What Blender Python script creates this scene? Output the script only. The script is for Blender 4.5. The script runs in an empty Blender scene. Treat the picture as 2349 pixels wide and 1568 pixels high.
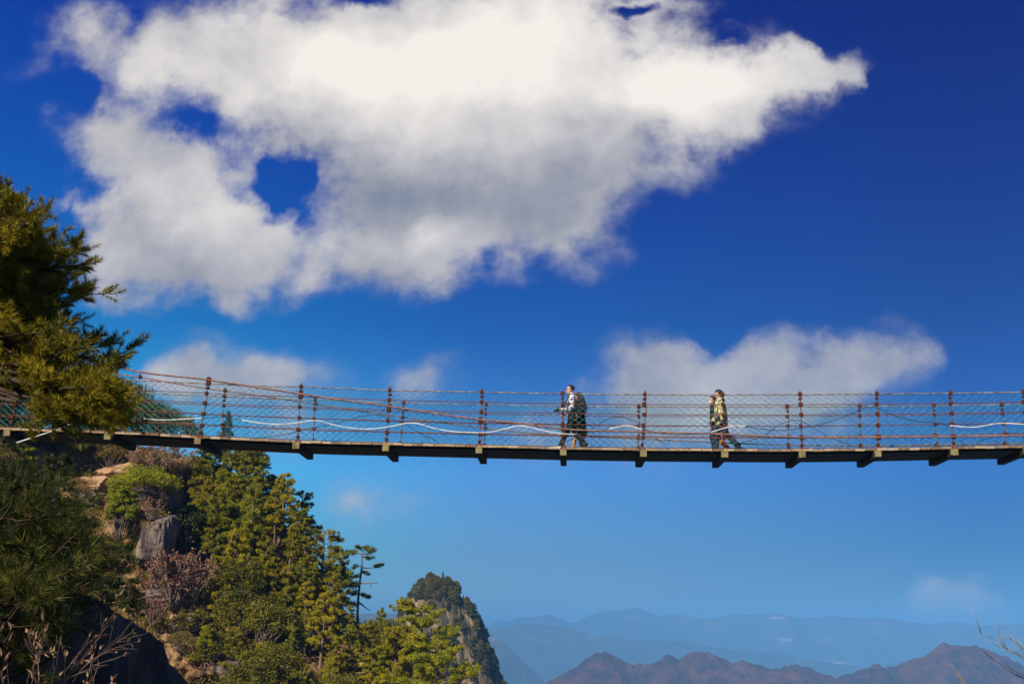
import bpy, math, random
import numpy as np
from math import radians as rad, sin, cos, tan, pi
from mathutils import Vector, Matrix

scene = bpy.context.scene
# ------------------------------------------------------------------ camera
PX = 2349.0                       # reference picture width used for the measurements below
PITCH = math.atan(684 / PX)
YAW = rad(2.71)
cd = bpy.data.cameras.new('camera'); cam = bpy.data.objects.new('camera', cd)
scene.collection.objects.link(cam); scene.camera = cam
cd.sensor_width = 36; cd.lens = 36; cd.clip_start = 0.1; cd.clip_end = 60000
cam.location = (0, 0, 0); cam.rotation_euler = (pi / 2 + PITCH, 0, YAW)
Fw = np.array([-sin(YAW) * cos(PITCH), cos(YAW) * cos(PITCH), sin(PITCH)])
Rt = np.array([cos(YAW), sin(YAW), 0.0]); Up = np.cross(Rt, Fw)

def ray(px, py):
    px = np.asarray(px, float); py = np.asarray(py, float)
    return Fw + Rt * ((px - 1174.5) / PX)[..., None] + Up * ((784 - py) / PX)[..., None]
def atY(px, py, Y):               # where the sight line meets the vertical plane y = Y
    r = ray(px, py); return r * (np.asarray(Y, float) / r[..., 1])[..., None]
def atD(px, py, d):
    return ray(px, py) * np.asarray(d, float)[..., None]

# ------------------------------------------------------------------ sun, sky, exposure
SUN_AZ, SUN_EL = rad(207), rad(33)          # clockwise from +Y: behind the camera, to the left
SD = Vector((sin(SUN_AZ) * cos(SUN_EL), cos(SUN_AZ) * cos(SUN_EL), sin(SUN_EL)))
sl = bpy.data.lights.new('sun', 'SUN'); sun = bpy.data.objects.new('sun', sl)
scene.collection.objects.link(sun)
sl.energy = 5.0; sl.angle = rad(0.5); sl.color = (1.0, 0.88, 0.70)
sun.rotation_euler = SD.to_track_quat('Z', 'Y').to_euler(); sun.location = (-20, -20, 40)

vs = scene.view_settings
vs.view_transform = 'Standard'; vs.look = 'None'; vs.gamma = 1; vs.exposure = 0.55
scene.cycles.use_denoising = True
scene.cycles.max_bounces = 6; scene.cycles.volume_bounces = 2
scene.cycles.transparent_max_bounces = 12
scene.render.film_transparent = False

W = bpy.data.worlds.new('World'); scene.world = W; W.use_nodes = True
nt = W.node_tree; nt.nodes.clear()
def N(t, **k):
    n = nt.nodes.new(t)
    for a, b in k.items(): setattr(n, a, b)
    return n
def Lk(a, b): nt.links.new(a, b)
def M(op, a, b=None, c=None, clamp=False):
    n = N('ShaderNodeMath', operation=op, use_clamp=clamp)
    for i, v in enumerate((a, b, c)):
        if v is None: continue
        if isinstance(v, (int, float)): n.inputs[i].default_value = v
        else: Lk(v, n.inputs[i])
    return n.outputs[0]
def ramp(fac, stops, interp='LINEAR'):
    n = N('ShaderNodeValToRGB'); n.color_ramp.interpolation = interp
    e = n.color_ramp.elements
    while len(e) < len(stops): e.new(0.5)
    for i, (p, c) in enumerate(stops):
        e[i].position = p; e[i].color = (*c, 1) if len(c) == 3 else c
    if fac is not None: Lk(fac, n.inputs[0])
    return n.outputs[0]
def srgb(r, g, b):
    f = lambda v: v / 12.92 if v <= .04045 else ((v + .055) / 1.055) ** 2.4
    return (f(r / 255), f(g / 255), f(b / 255))

sky = N('ShaderNodeTexSky', sky_type='NISHITA', sun_disc=False, sun_elevation=SUN_EL,
        sun_rotation=SUN_AZ, altitude=2200, air_density=1.0, dust_density=0.3, ozone_density=4.0)
geo = N('ShaderNodeTexCoord'); sep = N('ShaderNodeSeparateXYZ'); Lk(geo.outputs['Generated'], sep.inputs[0])
dx, dy, dz = sep.outputs
ys = M('MAXIMUM', dy, 0.05)
U = M('DIVIDE', dx, ys); V = M('DIVIDE', dz, ys)       # bearing and height on the northern sky
uvn = N('ShaderNodeCombineXYZ'); Lk(U, uvn.inputs[0]); Lk(V, uvn.inputs[1])
# deep, polarised blue: the sky texture graded by height above the horizon
SKYG = 1.0
grade = ramp(dz, [(0.0, (.5, .50, .50)), (.03, (.48, .52, .52)), (.075, (.38, .53, .62)), (.12, (.36, .66, .86)), (.157, (.34, .76, 1.10)), (.21, (.20, .60, 1.0)), (.29, (.02, .38, .88)), (.40, (.0, .23, .95)), (.54, (0, .12, .95))])
side = ramp(M('MULTIPLY_ADD', dx, 1.0, .5), [(.04, (1.0, 2.3, 1.5)), (.42, (1, 1, 1)), (.86, (.15, .38, .62))])
def mulc(a, b):
    n = N('ShaderNodeMix', data_type='RGBA', blend_type='MULTIPLY'); n.inputs[0].default_value = 1
    Lk(a, n.inputs[6]); Lk(b, n.inputs[7]); return n.outputs[2]
bgc = mulc(mulc(sky.outputs[0], grade), side)
bg = N('ShaderNodeBackground'); bg.inputs[1].default_value = 0.07; Lk(bgc, bg.inputs[0])

# clouds: a field of soft lobes on the sky, its edge torn by noise
def uv_of(px, py):
    r = ray(px, py); return float(r[0] / r[1]), float(r[2] / r[1])
n1 = N('ShaderNodeTexNoise', noise_dimensions='2D'); n1.inputs['Scale'].default_value = 9; n1.inputs['Detail'].default_value = 6
n1.inputs['Roughness'].default_value = 0.55; Lk(uvn.outputs[0], n1.inputs['Vector'])
w1 = N('ShaderNodeVectorMath', operation='SUBTRACT'); Lk(n1.outputs['Color'], w1.inputs[0]); w1.inputs[1].default_value = (.5, .5, 0)
w2 = N('ShaderNodeVectorMath', operation='MULTIPLY'); Lk(w1.outputs[0], w2.inputs[0]); w2.inputs[1].default_value = (.10, .085, 0)
w3 = N('ShaderNodeVectorMath', operation='ADD'); Lk(uvn.outputs[0], w3.inputs[0]); Lk(w2.outputs[0], w3.inputs[1])
def field(lobes, src):
    acc = None
    for (px, py, rx, ry, rot, wt) in lobes:
        u, v = uv_of(px, py); u2, _ = uv_of(px + rx, py); _, v2 = uv_of(px, py - ry)
        m = N('ShaderNodeMapping', vector_type='TEXTURE'); Lk(src, m.inputs[0])
        m.inputs['Location'].default_value = (u, v, 0)
        m.inputs['Rotation'].default_value = (0, 0, rad(rot))
        m.inputs['Scale'].default_value = (abs(u2 - u), abs(v2 - v), 1)
        g = N('ShaderNodeTexGradient', gradient_type='SPHERICAL'); Lk(m.outputs[0], g.inputs[0])
        acc = M('MULTIPLY', g.outputs['Fac'], wt) if acc is None else M('MULTIPLY_ADD', g.outputs['Fac'], wt, acc)
    return acc
#         x     y    rx   ry  rot  weight
MAIN = [(190, 90, 120, 100, 20, 1.0), (330, 130, 170, 150, 0, 1.1), (500, 100, 220, 190, 0, 1.5), (650, 210, 260, 190, 0, 1.4),
        (800, 80, 300, 200, 0, 1.5), (1050, 120, 360, 260, 0, 1.8), (1300, 90, 320, 220, 0, 1.6), (1100, 320, 380, 260, 0, 1.8),
        (850, 380, 170, 230, 0, 1.4), (930, 560, 260, 170, 0, 1.5), (1150, 500, 240, 170, 20, 1.2), (1330, 460, 180, 170, 30, 1.1),
        (1500, 250, 340, 200, 12, 1.8), (1700, 200, 240, 150, 12, 1.3), (1850, 165, 150, 70, 12, 1.2), (1820, 115, 70, 40, 0, .9), (1910, 155, 100, 40, 15, 1.0), (1530, 20, 130, 45, 0, .8),
        (260, 300, 170, 120, 0, 1.3), (330, 400, 190, 150, 0, 1.3), (470, 400, 170, 150, 0, 1.3), (430, 560, 300, 170, 0, 1.7), (290, 590, 170, 110, 0, .8), (250, 540, 110, 90, 0, .6),
        (570, 580, 220, 160, 0, 1.4), (800, 620, 160, 100, 0, .8), (1000, 640, 160, 80, 15, .6), (700, 300, 150, 100, 0, 1.0), (180, 465, 90, 18, 10, .5),
        (648, 415, 78, 90, 0, -1.05), (450, 295, 150, 36, -5, -.85), (590, 325, 55, 45, 0, -.45), (690, 515, 45, 55, 0, -.6), (200, 215, 50, 60, 0, -.8), (250, 455, 60, 40, 0, -.7), (1470, 30, 60, 22, 0, -1.5), (830, -10, 90, 30, 0, -1.6), (1650, 90, 60, 25, 0, -.6)]
LOW = [(500, 850, 220, 90, 0, 1.1), (420, 860, 130, 70, 0, .5), (640, 870, 150, 70, 0, .5), (600, 960, 330, 140, 0, .55), (950, 860, 120, 65, 0, .75),
       (1460, 830, 150, 110, 0, 1.0), (1560, 880, 260, 110, 0, 1.1), (1800, 850, 260, 110, 8, 1.15), (1970, 830, 200, 90, 8, 1.0), (2100, 810, 90, 40, 5, .4),
       (1500, 970, 330, 120, 0, .75), (1850, 950, 300, 120, 0, .7), (1620, 800, 70, 60, 0, -.5), (1250, 1000, 220, 120, 0, .4),
       (850, 1170, 190, 90, 0, .6), (2190, 1395, 170, 80, 0, 1.9), (1500, 1090, 200, 60, 0, .22), (900, 1220, 60, 40, 0, .1), (90, 160, 90, 50, 30, .3)]
FM = field(MAIN, w3.outputs[0]); FL = field(LOW, w3.outputs[0])
n2 = N('ShaderNodeTexNoise', noise_dimensions='2D'); n2.inputs['Scale'].default_value = 16; n2.inputs['Detail'].default_value = 8
n2.inputs['Roughness'].default_value = 0.6; Lk(uvn.outputs[0], n2.inputs['Vector'])
t2 = M('SUBTRACT', n2.outputs['Fac'], .5)
def sstep(x, a, b):
    n = N('ShaderNodeMapRange', interpolation_type='SMOOTHSTEP'); Lk(x, n.inputs[0])
    n.inputs[1].default_value = a; n.inputs[2].default_value = b; return n.outputs[0]
DM = sstep(M('ADD', M('MULTIPLY', M('MULTIPLY', t2, 1.9), sstep(FM, -.15, .55)), FM), .02, 1.35)
DL = M('MULTIPLY', sstep(M('ADD', M('MULTIPLY', M('MULTIPLY', t2, 1.0), sstep(FL, 0, .5)), FL), .03, 1.1), .93)
dens = M('MAXIMUM', DM, DL)
front = sstep(dy, .05, .3)
# a generic broken deck for the rest of the sky, so the light stays right behind the camera
dens = M('MULTIPLY', dens, front)
SH = [(650, 150, 420, 200, 0, .40), (1000, 180, 420, 220, 0, .55), (1250, 60, 400, 200, 0, .40), (1650, 190, 330, 130, 10, .60), (1450, 240, 300, 130, 0, .3), (1000, 530, 90, 60, 0, .30), (540, 480, 240, 170, 0, .25),
      (850, 430, 260, 130, 0, -.30), (1100, 440, 320, 130, 0, -.30), (1350, 430, 300, 150, 25, -.24), (650, 320, 160, 110, 0, -.25), (420, 640, 350, 110, 0, -.18), (900, 660, 300, 90, 0, -.2), (1200, 260, 230, 110, 0, -.15)]
FS = field(SH, w3.outputs[0])  # these lobes paint light and shade into the cloud colour
bri = M('ADD', M('MULTIPLY_ADD', t2, .42, .42), FS)
bri = M('ADD', bri, M('MULTIPLY', M('SUBTRACT', n1.outputs['Fac'], .5), .55))
bri = M('ADD', bri, M('MULTIPLY', M('MINIMUM', FM, 1.5), .07))
ccol = ramp(bri, [(0.0, srgb(120, 130, 150)), (.30, srgb(165, 165, 173)), (.55, srgb(200, 197, 199)), (.80, srgb(232, 226, 221)), (1.0, srgb(255, 248, 238))])
bg2 = N('ShaderNodeBackground'); bg2.inputs[1].default_value = 0.69; Lk(ccol, bg2.inputs[0])
mx = N('ShaderNodeMixShader'); Lk(dens, mx.inputs[0]); Lk(bg.outputs[0], mx.inputs[1]); Lk(bg2.outputs[0], mx.inputs[2])
out = N('ShaderNodeOutputWorld'); Lk(mx.outputs[0], out.inputs[0])
# ------------------------------------------------------------------ helpers
COL = scene.collection
class G:
    """collects geometry for one mesh"""
    def __init__(s): s.V = []; s.F = []; s.n = 0
    def add(s, V, F):
        V = np.asarray(V, float).reshape(-1, 3)
        for f in (F if isinstance(F, list) else [F]):
            f = np.asarray(f, int)
            if len(f): s.F.append(f + s.n)
        s.V.append(V); s.n += len(V); return s
    def box(s, c, size, R=None, taper=1.0):
        h = np.array(size, float) / 2
        v = np.array([(x, y, z) for z in (-1, 1) for y in (-1, 1) for x in (-1, 1)], float) * h
        v[4:, :2] *= taper
        if R is not None: v = v @ np.array(R).T
        return s.add(v + np.array(c), np.array([(0, 2, 3, 1), (4, 5, 7, 6), (0, 1, 5, 4), (2, 6, 7, 3), (0, 4, 6, 2), (1, 3, 7, 5)]))
    def tube(s, P, r, k=6, caps=True):
        P = np.asarray(P, float); m = len(P); r = np.broadcast_to(np.asarray(r, float), (m,))
        T = np.gradient(P, axis=0); T /= np.linalg.norm(T, axis=1)[:, None] + 1e-12
        a = np.array([0, 0, 1.0]) if abs(T[0][2]) < .9 else np.array([1.0, 0, 0])
        n = np.cross(T[0], a); n /= np.linalg.norm(n); Ns = []
        for t in T:
            n = n - t * n.dot(t); n /= np.linalg.norm(n) + 1e-12; Ns.append(n)
        Ns = np.array(Ns); B = np.cross(T, Ns)
        th = np.arange(k) * 2 * pi / k
        ring = P[:, None] + r[:, None, None] * (np.cos(th)[None, :, None] * Ns[:, None] + np.sin(th)[None, :, None] * B[:, None])
        i = np.arange(m - 1)[:, None] * k; j = np.arange(k)[None]; j2 = (j + 1) % k
        F = np.stack([i + j, i + j2, i + k + j2, i + k + j], -1).reshape(-1, 4)
        Fl = [F]
        if caps and k >= 3: Fl += [np.arange(k)[::-1][None], (np.arange(k) + (m - 1) * k)[None]]
        return s.add(ring.reshape(-1, 3), Fl)
    def ell(s, c, r, R=None, nu=14, nv=9, fn=None):
        u = np.arange(nu) * 2 * pi / nu; v = np.linspace(0, pi, nv)[1:-1]
        X = np.stack([np.outer(np.sin(v), np.cos(u)), np.outer(np.sin(v), np.sin(u)), np.outer(np.cos(v), np.ones(nu))], -1).reshape(-1, 3)
        X = np.vstack([X, [0, 0, 1], [0, 0, -1]])
        if fn is not None: X = fn(X)
        X = X * np.array(r)
        if R is not None: X = X @ np.array(R).T
        a = np.arange(nv - 3)[:, None] * nu; j = np.arange(nu)[None]; j2 = (j + 1) % nu
        Q = np.stack([a + j, a + nu + j, a + nu + j2, a + j2], -1).reshape(-1, 4)
        t, b = len(X) - 2, len(X) - 1; l = (nv - 3) * nu
        T1 = np.stack([np.full(nu, t), j[0], j2[0]], -1); T2 = np.stack([l + j[0], np.full(nu, b), l + j2[0]], -1)
        return s.add(X + np.array(c), [Q, T1, T2])
    def mesh(s, name, smooth=False):
        me = bpy.data.meshes.new(name)
        V = np.concatenate(s.V); me.vertices.add(len(V)); me.vertices.foreach_set('co', V.ravel())
        lp = np.concatenate([f.ravel() for f in s.F]); cnt = np.concatenate([np.full(len(f), f.shape[1]) for f in s.F])
        me.loops.add(len(lp)); me.loops.foreach_set('vertex_index', lp.astype(np.int32))
        me.polygons.add(len(cnt)); st = np.concatenate([[0], np.cumsum(cnt)[:-1]])
        me.polygons.foreach_set('loop_start', st.astype(np.int32))
        me.polygons.foreach_set('use_smooth', np.full(len(cnt), smooth)); me.update(calc_edges=True)
        return me
    def obj(s, name, mat, parent=None, smooth=False, **k):
        o = bpy.data.objects.new(name, s.mesh(name, smooth)); COL.objects.link(o)
        if mat: o.data.materials.append(mat)
        if parent: o.parent = parent
        return tag(o, **k)
def tag(o, label=None, cat=None, group=None, kind=None):
    for a, b in (('label', label), ('category', cat), ('group', group), ('kind', kind)):
        if b: o[a] = b
    return o
def empty(name, loc=(0, 0, 0), rz=0, **k):
    o = bpy.data.objects.new(name, None); COL.objects.link(o); o.location = loc; o.rotation_euler = (0, 0, rz)
    o.empty_display_size = .2
    return tag(o, **k)
def copy_tree(o, parent=None):
    c = o.copy(); COL.objects.link(c); c.parent = parent
    for ch in o.children: copy_tree(ch, c)
    return c

_rs = np.random.RandomState(11); _tab = _rs.rand(256, 256)
def vnoise(x, y, z=0.0):
    x, y, z = np.broadcast_arrays(*[np.asarray(a, float) for a in (x, y, z)])
    xi = np.floor(x).astype(int); yi = np.floor(y).astype(int); zi = np.floor(z).astype(int)
    fx, fy, fz = x - xi, y - yi, z - zi
    f = lambda t: t * t * (3 - 2 * t)
    fx, fy, fz = f(fx), f(fy), f(fz)
    def h(a, b, c): return _tab[(a + 37 * c) & 255, (b + 91 * c + ((a * 7 + 13 * c) >> 8)) & 255]
    r = 0
    for a, wa in ((0, 1 - fx), (1, fx)):
        for b, wb in ((0, 1 - fy), (1, fy)):
            for c, wc in ((0, 1 - fz), (1, fz)):
                r = r + wa * wb * wc * h(xi + a, yi + b, zi + c)
    return r
def fbm(x, y, z=0.0, o=5, g=.5):
    r = 0; a = 1; t = 0
    for i in range(o):
        r = r + a * vnoise(x * 2 ** i + 17.3 * i, y * 2 ** i + 5.1 * i, np.asarray(z) * 2 ** i + 3.7 * i); t += a; a *= g
    return r / t
def ridged(x, y, z=0.0, o=5):
    r = 0; a = 1; t = 0
    for i in range(o):
        n = 1 - np.abs(2 * vnoise(x * 2 ** i + 9.3 * i, y * 2 ** i + 2.1 * i, np.asarray(z) * 2 ** i + 3.3 * i) - 1)
        r = r + a * n * n; t += a; a *= .5
    return r / t

# ------------------------------------------------------------------ materials
def new_mat(name):
    m = bpy.data.materials.new(name); m.use_nodes = True; t = m.node_tree
    return m, t, t.nodes['Principled BSDF'], t.nodes['Material Output']
def surf(name, stops, scale=2.0, detail=6, rough=.8, bump=0.0, bscale=None, metal=0.0, coords='Object', stretch=(1, 1, 1), spec=.3, island=False, bdist=.02, nr=.6):
    """noise-coloured principled surface; stops: [(pos, rgb)...]"""
    m, t, b, o = new_mat(name); nd = t.nodes; L = t.links.new
    if coords == 'Object': tc = nd.new('ShaderNodeTexCoord').outputs['Object']
    else: tc = nd.new('ShaderNodeNewGeometry').outputs['Position']
    mp = nd.new('ShaderNodeMapping'); mp.inputs['Scale'].default_value = stretch; L(tc, mp.inputs[0])
    nz = nd.new('ShaderNodeTexNoise'); nz.inputs['Scale'].default_value = scale; nz.inputs['Detail'].default_value = detail; nz.inputs['Roughness'].default_value = nr
    L(mp.outputs[0], nz.inputs['Vector'])
    fac = nz.outputs['Fac']
    if island:
        g = nd.new('ShaderNodeNewGeometry'); mx_ = nd.new('ShaderNodeMath'); mx_.operation = 'MULTIPLY_ADD'
        L(g.outputs['Random Per Island'], mx_.inputs[0]); mx_.inputs[1].default_value = .5
        s2 = nd.new('ShaderNodeMath'); s2.operation = 'MULTIPLY_ADD'; L(fac, s2.inputs[0]); s2.inputs[1].default_value = .8; s2.inputs[2].default_value = -.15
        L(s2.outputs[0], mx_.inputs[2]); fac = mx_.outputs[0]
    cr = nd.new('ShaderNodeValToRGB'); e = cr.color_ramp.elements
    while len(e) < len(stops): e.new(.5)
    for i, (p, c) in enumerate(stops): e[i].position = p; e[i].color = (*c, 1)
    L(fac, cr.inputs[0]); L(cr.outputs[0], b.inputs['Base Color'])
    b.inputs['Roughness'].default_value = rough; b.inputs['Metallic'].default_value = metal; b.inputs['Specular IOR Level'].default_value = spec
    if bump:
        n2_ = nd.new('ShaderNodeTexNoise'); n2_.inputs['Scale'].default_value = bscale or scale * 4; n2_.inputs['Detail'].default_value = 8; L(mp.outputs[0], n2_.inputs['Vector'])
        bp = nd.new('ShaderNodeBump'); bp.inputs['Strength'].default_value = bump; bp.inputs['Distance'].default_value = bdist
        L(n2_.outputs['Fac'], bp.inputs['Height']); L(bp.outputs[0], b.inputs['Normal'])
    return m
def foliage(name, dark, mid, light, clump=1.5, trans=.25, rand_obj=.25):
    m, t, b, o = new_mat(name); nd = t.nodes; L = t.links.new
    tc = nd.new('ShaderNodeTexCoord'); nz = nd.new('ShaderNodeTexNoise'); nz.inputs['Scale'].default_value = clump; nz.inputs['Detail'].default_value = 3
    L(tc.outputs['Object'], nz.inputs['Vector'])
    g = nd.new('ShaderNodeNewGeometry'); oi = nd.new('ShaderNodeObjectInfo')
    def ma(a, k, c):
        n = nd.new('ShaderNodeMath'); n.operation = 'MULTIPLY_ADD'; L(a, n.inputs[0]); n.inputs[1].default_value = k
        if isinstance(c, float): n.inputs[2].default_value = c
        else: L(c, n.inputs[2])
        return n.outputs[0]
    f = ma(nz.outputs['Fac'], 1.3, -.35 - rand_obj / 2); f = ma(g.outputs['Random Per Island'], .35, f); f = ma(oi.outputs['Random'], rand_obj, f)
    cr = nd.new('ShaderNodeValToRGB'); e = cr.color_ramp.elements; e.new(.5)
    for i, (p, c) in enumerate(((.1, dark), (.5, mid), (.9, light))): e[i].position = p; e[i].color = (*c, 1)
    L(f, cr.inputs[0]); L(cr.outputs[0], b.inputs['Base Color']); b.inputs['Roughness'].default_value = .6; b.inputs['Specular IOR Level'].default_value = .25
    tr = nd.new('ShaderNodeBsdfTranslucent'); L(cr.outputs[0], tr.inputs[0]); mixs = nd.new('ShaderNodeMixShader'); mixs.inputs[0].default_value = trans
    L(b.outputs[0], mixs.inputs[1]); L(tr.outputs[0], mixs.inputs[2]); L(mixs.outputs[0], o.inputs['Surface'])
    return m

# ------------------------------------------------------------------ valley, ridges, haze
def path(pts): p = np.array(pts, float); return lambda x: np.interp(x, p[:, 0], p[:, 1])
GZ = -450.0
M_FAR = surf('far_forest', [(.3, (.035, .05, .035)), (.55, (.06, .07, .05)), (.62, (.09, .085, .06)), (.66, (.34, .25, .21))], scale=.0022, detail=9, rough=1, coords='w', stretch=(1, 1, 4))
M_BROWN = surf('autumn_forest', [(.32, (.006, .012, .006)), (.44, (.030, .014, .007)), (.54, (.078, .027, .012)), (.70, (.14, .055, .018))], nr=.8, scale=.02, detail=12, rough=1, coords='w', bump=.6, bscale=.15, bdist=5)
M_VAL = surf('valley_floor', [(.3, (.05, .065, .03)), (.6, (.10, .10, .05)), (.8, (.22, .17, .12))], scale=.002, detail=8, rough=1, coords='w')

g = G(); R_ = 15000.0; k = 60
xs = np.linspace(-R_, R_, k); X, Y = np.meshgrid(xs, xs); Z = GZ + 14 * fbm(X / 900, Y / 900)
i = (np.arange(k - 1)[:, None] * k + np.arange(k - 1)).ravel()
g.add(np.stack([X, Y, Z], -1), np.stack([i, i + 1, i + k + 1, i + k], -1)); g.obj('ground', M_VAL, kind='structure', smooth=True)

def ridge(name, pts, dist, width, mat, nx=700, ny=90, rough=20., fine=0., seed=0, slant=0., x0=-500, x1=2900):
    px = np.linspace(x0, x1, nx); f = path(pts); crest_py = f(px)
    d = dist * (1 + slant * (px - 1174) / 1174)
    # crest relief finer than the sketched points
    C = atY(px, crest_py, d)
    t = np.linspace(-1, 1, ny); P = np.zeros((ny, nx, 3))
    for a, tt in enumerate(t):
        y = C[:, 1] + tt * width; x = C[:, 0] * (1 + .0 * tt)
        drop = (C[:, 2] - GZ + 30) * np.abs(tt) ** 1.05
        sp = ridged(x / (width * .45) + seed, y / (width * 1.2) + seed, 0, 4) - .55
        z = C[:, 2] - drop + sp * rough * min(1, abs(tt) * 5)
        if fine: z = z + fine * (fbm(x / 12., y / 12., seed, 3) - .5) * 2 + fine * 1.6 * (fbm(x / 80., y / 80., seed + 4, 3) - .5)
        P[a] = np.stack([x, y, z], -1)
    i = (np.arange(ny - 1)[:, None] * nx + np.arange(nx - 1)).ravel()
    g = G(); g.add(P, np.stack([i, i + 1, i + nx + 1, i + nx], -1)); return g.obj(name, mat, kind='structure', smooth=True)
ridge('mountains', [(-500, 1440), (900, 1436), (1098, 1434), (1118, 1432), (1144, 1420), (1167, 1423), (1192, 1411), (1230, 1413), (1256, 1406), (1281, 1414), (1312, 1428), (1350, 1410), (1375, 1401), (1420, 1397), (1462, 1391), (1490, 1401), (1516, 1411), (1537, 1404), (1570, 1408), (1611, 1418), (1682, 1407), (1736, 1407), (1769, 1403), (1800, 1409), (1831, 1416), (1906, 1411), (1976, 1415), (2022, 1412), (2080, 1424), (2130, 1428), (2188, 1424), (2240, 1432), (2300, 1430), (2349, 1427), (2900, 1440)],
      8400, 1500, M_FAR, rough=160, fine=5, seed=3)
ridge('mountains', [(-500, 1475), (1000, 1440), (1110, 1445), (1154, 1441), (1174, 1431), (1200, 1429), (1235, 1429), (1273, 1433), (1312, 1440), (1375, 1460), (1408, 1458), (1458, 1467), (1520, 1466), (1582, 1469), (1632, 1481), (1700, 1492), (1790, 1497), (1880, 1515), (2000, 1530), (2130, 1500), (2349, 1490), (2900, 1480)],
      5900, 1100, M_FAR, rough=115, fine=4, seed=8)
ridge('mountains', [(-500, 1430), (1000, 1400), (1098, 1422), (1123, 1446), (1159, 1473), (1205, 1518), (1253, 1566), (1320, 1640), (1500, 1760), (2900, 1800)],
      4200, 580, M_FAR, rough=60, fine=3, seed=5)
ridge('mountains', [(-500, 1800), (1000, 1690), (1180, 1600), (1253, 1567), (1290, 1546), (1330, 1522), (1360, 1500), (1375, 1494), (1388, 1493), (1421, 1506), (1458, 1521), (1480, 1518), (1504, 1515), (1528, 1497), (1540, 1499), (1557, 1508), (1578, 1495), (1603, 1488), (1640, 1497), (1678, 1514), (1707, 1510), (1765, 1527), (1790, 1527), (1810, 1519), (1839, 1524), (1889, 1541), (1922, 1549), (1955, 1539), (1985, 1527), (2009, 1519), (2030, 1529), (2055, 1524), (2080, 1512), (2105, 1506), (2130, 1495), (2145, 1482), (2163, 1474), (2204, 1479), (2225, 1485), (2240, 1482), (2262, 1493), (2300, 1504), (2349, 1527), (2900, 1640)],
      2400, 620, M_BROWN, nx=1300, ny=170, rough=130, fine=7, seed=2)

hg = G(); HT = 310.0
hg.box((0, 0, (HT + GZ - 5) / 2), (31000, 31000, HT - GZ + 5))
hm = bpy.data.materials.new('haze'); hm.use_nodes = True; hm.node_tree.nodes.clear()
pv = hm.node_tree.nodes.new('ShaderNodeVolumePrincipled'); ho = hm.node_tree.nodes.new('ShaderNodeOutputMaterial')
pv.inputs['Color'].default_value = (.11, .325, .66, 1); pv.inputs['Density'].default_value = 2.1e-4; pv.inputs['Anisotropy'].default_value = -0.3
hm.node_tree.links.new(pv.outputs[0], ho.inputs['Volume'])
hg.obj('haze', hm, kind='stuff', label='pale blue haze lying over the valley and far mountains')
# ------------------------------------------------------------------ suspension bridge
YN, DW = 26.7, 1.42                 # near edge of the deck, deck width
YF = YN + DW
def curve(pts, Y, n=None, x0=None, x1=None, wob=0.0, seed=0):
    """measured polyline -> smooth world curve in the plane y=Y, sampled every ~0.3 m"""
    p = np.array(pts, float); W3 = atY(p[:, 0], p[:, 1], Y)
    X = W3[:, 0]; Z = W3[:, 2]
    m = np.gradient(Z, X)
    xs = np.arange(x0 if x0 is not None else X[0], (x1 if x1 is not None else X[-1]) + .01, .12)
    def f(x):
        x = np.asarray(x, float); i = np.clip(np.searchsorted(X, x) - 1, 0, len(X) - 2)
        h = X[i + 1] - X[i]; t = (x - X[i]) / h; tc = np.clip(t, 0, 1)
        r = (2 * tc**3 - 3 * tc**2 + 1) * Z[i] + (tc**3 - 2 * tc**2 + tc) * h * m[i] + (-2 * tc**3 + 3 * tc**2) * Z[i + 1] + (tc**3 - tc**2) * h * m[i + 1]
        return r + np.where(t > 1, (x - X[-1]) * m[-1], 0) + np.where(t < 0, (x - X[0]) * m[0], 0)
    return f, xs
def px2x(px, py, Y): return float(atY(px, py, Y)[0])
deck_f, _ = curve([(-700, 950), (-300, 968), (0, 980), (267, 989.5), (454, 999), (598, 1006), (687, 1010), (885, 1015), (1097, 1020), (1290, 1024.5), (1473, 1027.5), (1662, 1029), (1836, 1029.5), (2011, 1027.5), (2184, 1024), (2349, 1021), (2650, 1012), (3100, 996)], YN)
XL, XR = px2x(-640, 960, YN), px2x(3000, 1000, YN)

RUST = surf('rusted_steel', [(.3, (.07, .022, .012)), (.5, (.16, .05, .028)), (.7, (.25, .095, .055))], scale=14, rough=.85, metal=.1, spec=.2, bump=.4)
RUSTC = surf('rusted_clamp', [(.3, (.045, .014, .008)), (.6, (.12, .036, .017)), (.8, (.20, .065, .028))], scale=18, rough=.9, spec=.15, bump=.6)
CABL = surf('rusted_strand', [(.3, (.10, .05, .042)), (.5, (.20, .11, .085)), (.7, (.34, .20, .165))], scale=9, rough=.75, spec=.25, stretch=(1, 1, 1))
CABT = surf('handrail_cable', [(.35, (.10, .035, .02)), (.5, (.26, .16, .10)), (.65, (.40, .33, .22))], scale=7, rough=.8, spec=.2)
WOOD = surf('weathered_deck_wood', [(.3, (.16, .10, .055)), (.5, (.30, .20, .11)), (.7, (.42, .31, .19))], scale=1.5, rough=.9, bump=.6, bscale=12, stretch=(6, 1, 6), island=True)
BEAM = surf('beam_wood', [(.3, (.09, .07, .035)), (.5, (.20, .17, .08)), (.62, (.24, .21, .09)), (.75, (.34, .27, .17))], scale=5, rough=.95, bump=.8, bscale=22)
DBEAM = surf('shade_dark_beam', [(.3, (.012, .010, .008)), (.7, (.035, .028, .020))], scale=5, rough=.9, bump=.5)  # shade under the beams put into the wood colour
STEEL = surf('shade_black_steel', [(.3, (.005, .005, .006)), (.7, (.014, .011, .010))], scale=6, rough=.7)  # near-black colour carries the shade under the deck
NETM = surf('teal_net_cord', [(.3, (.025, .14, .125)), (.5, (.06, .28, .25)), (.7, (.14, .42, .37))], scale=3, rough=.7)
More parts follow.
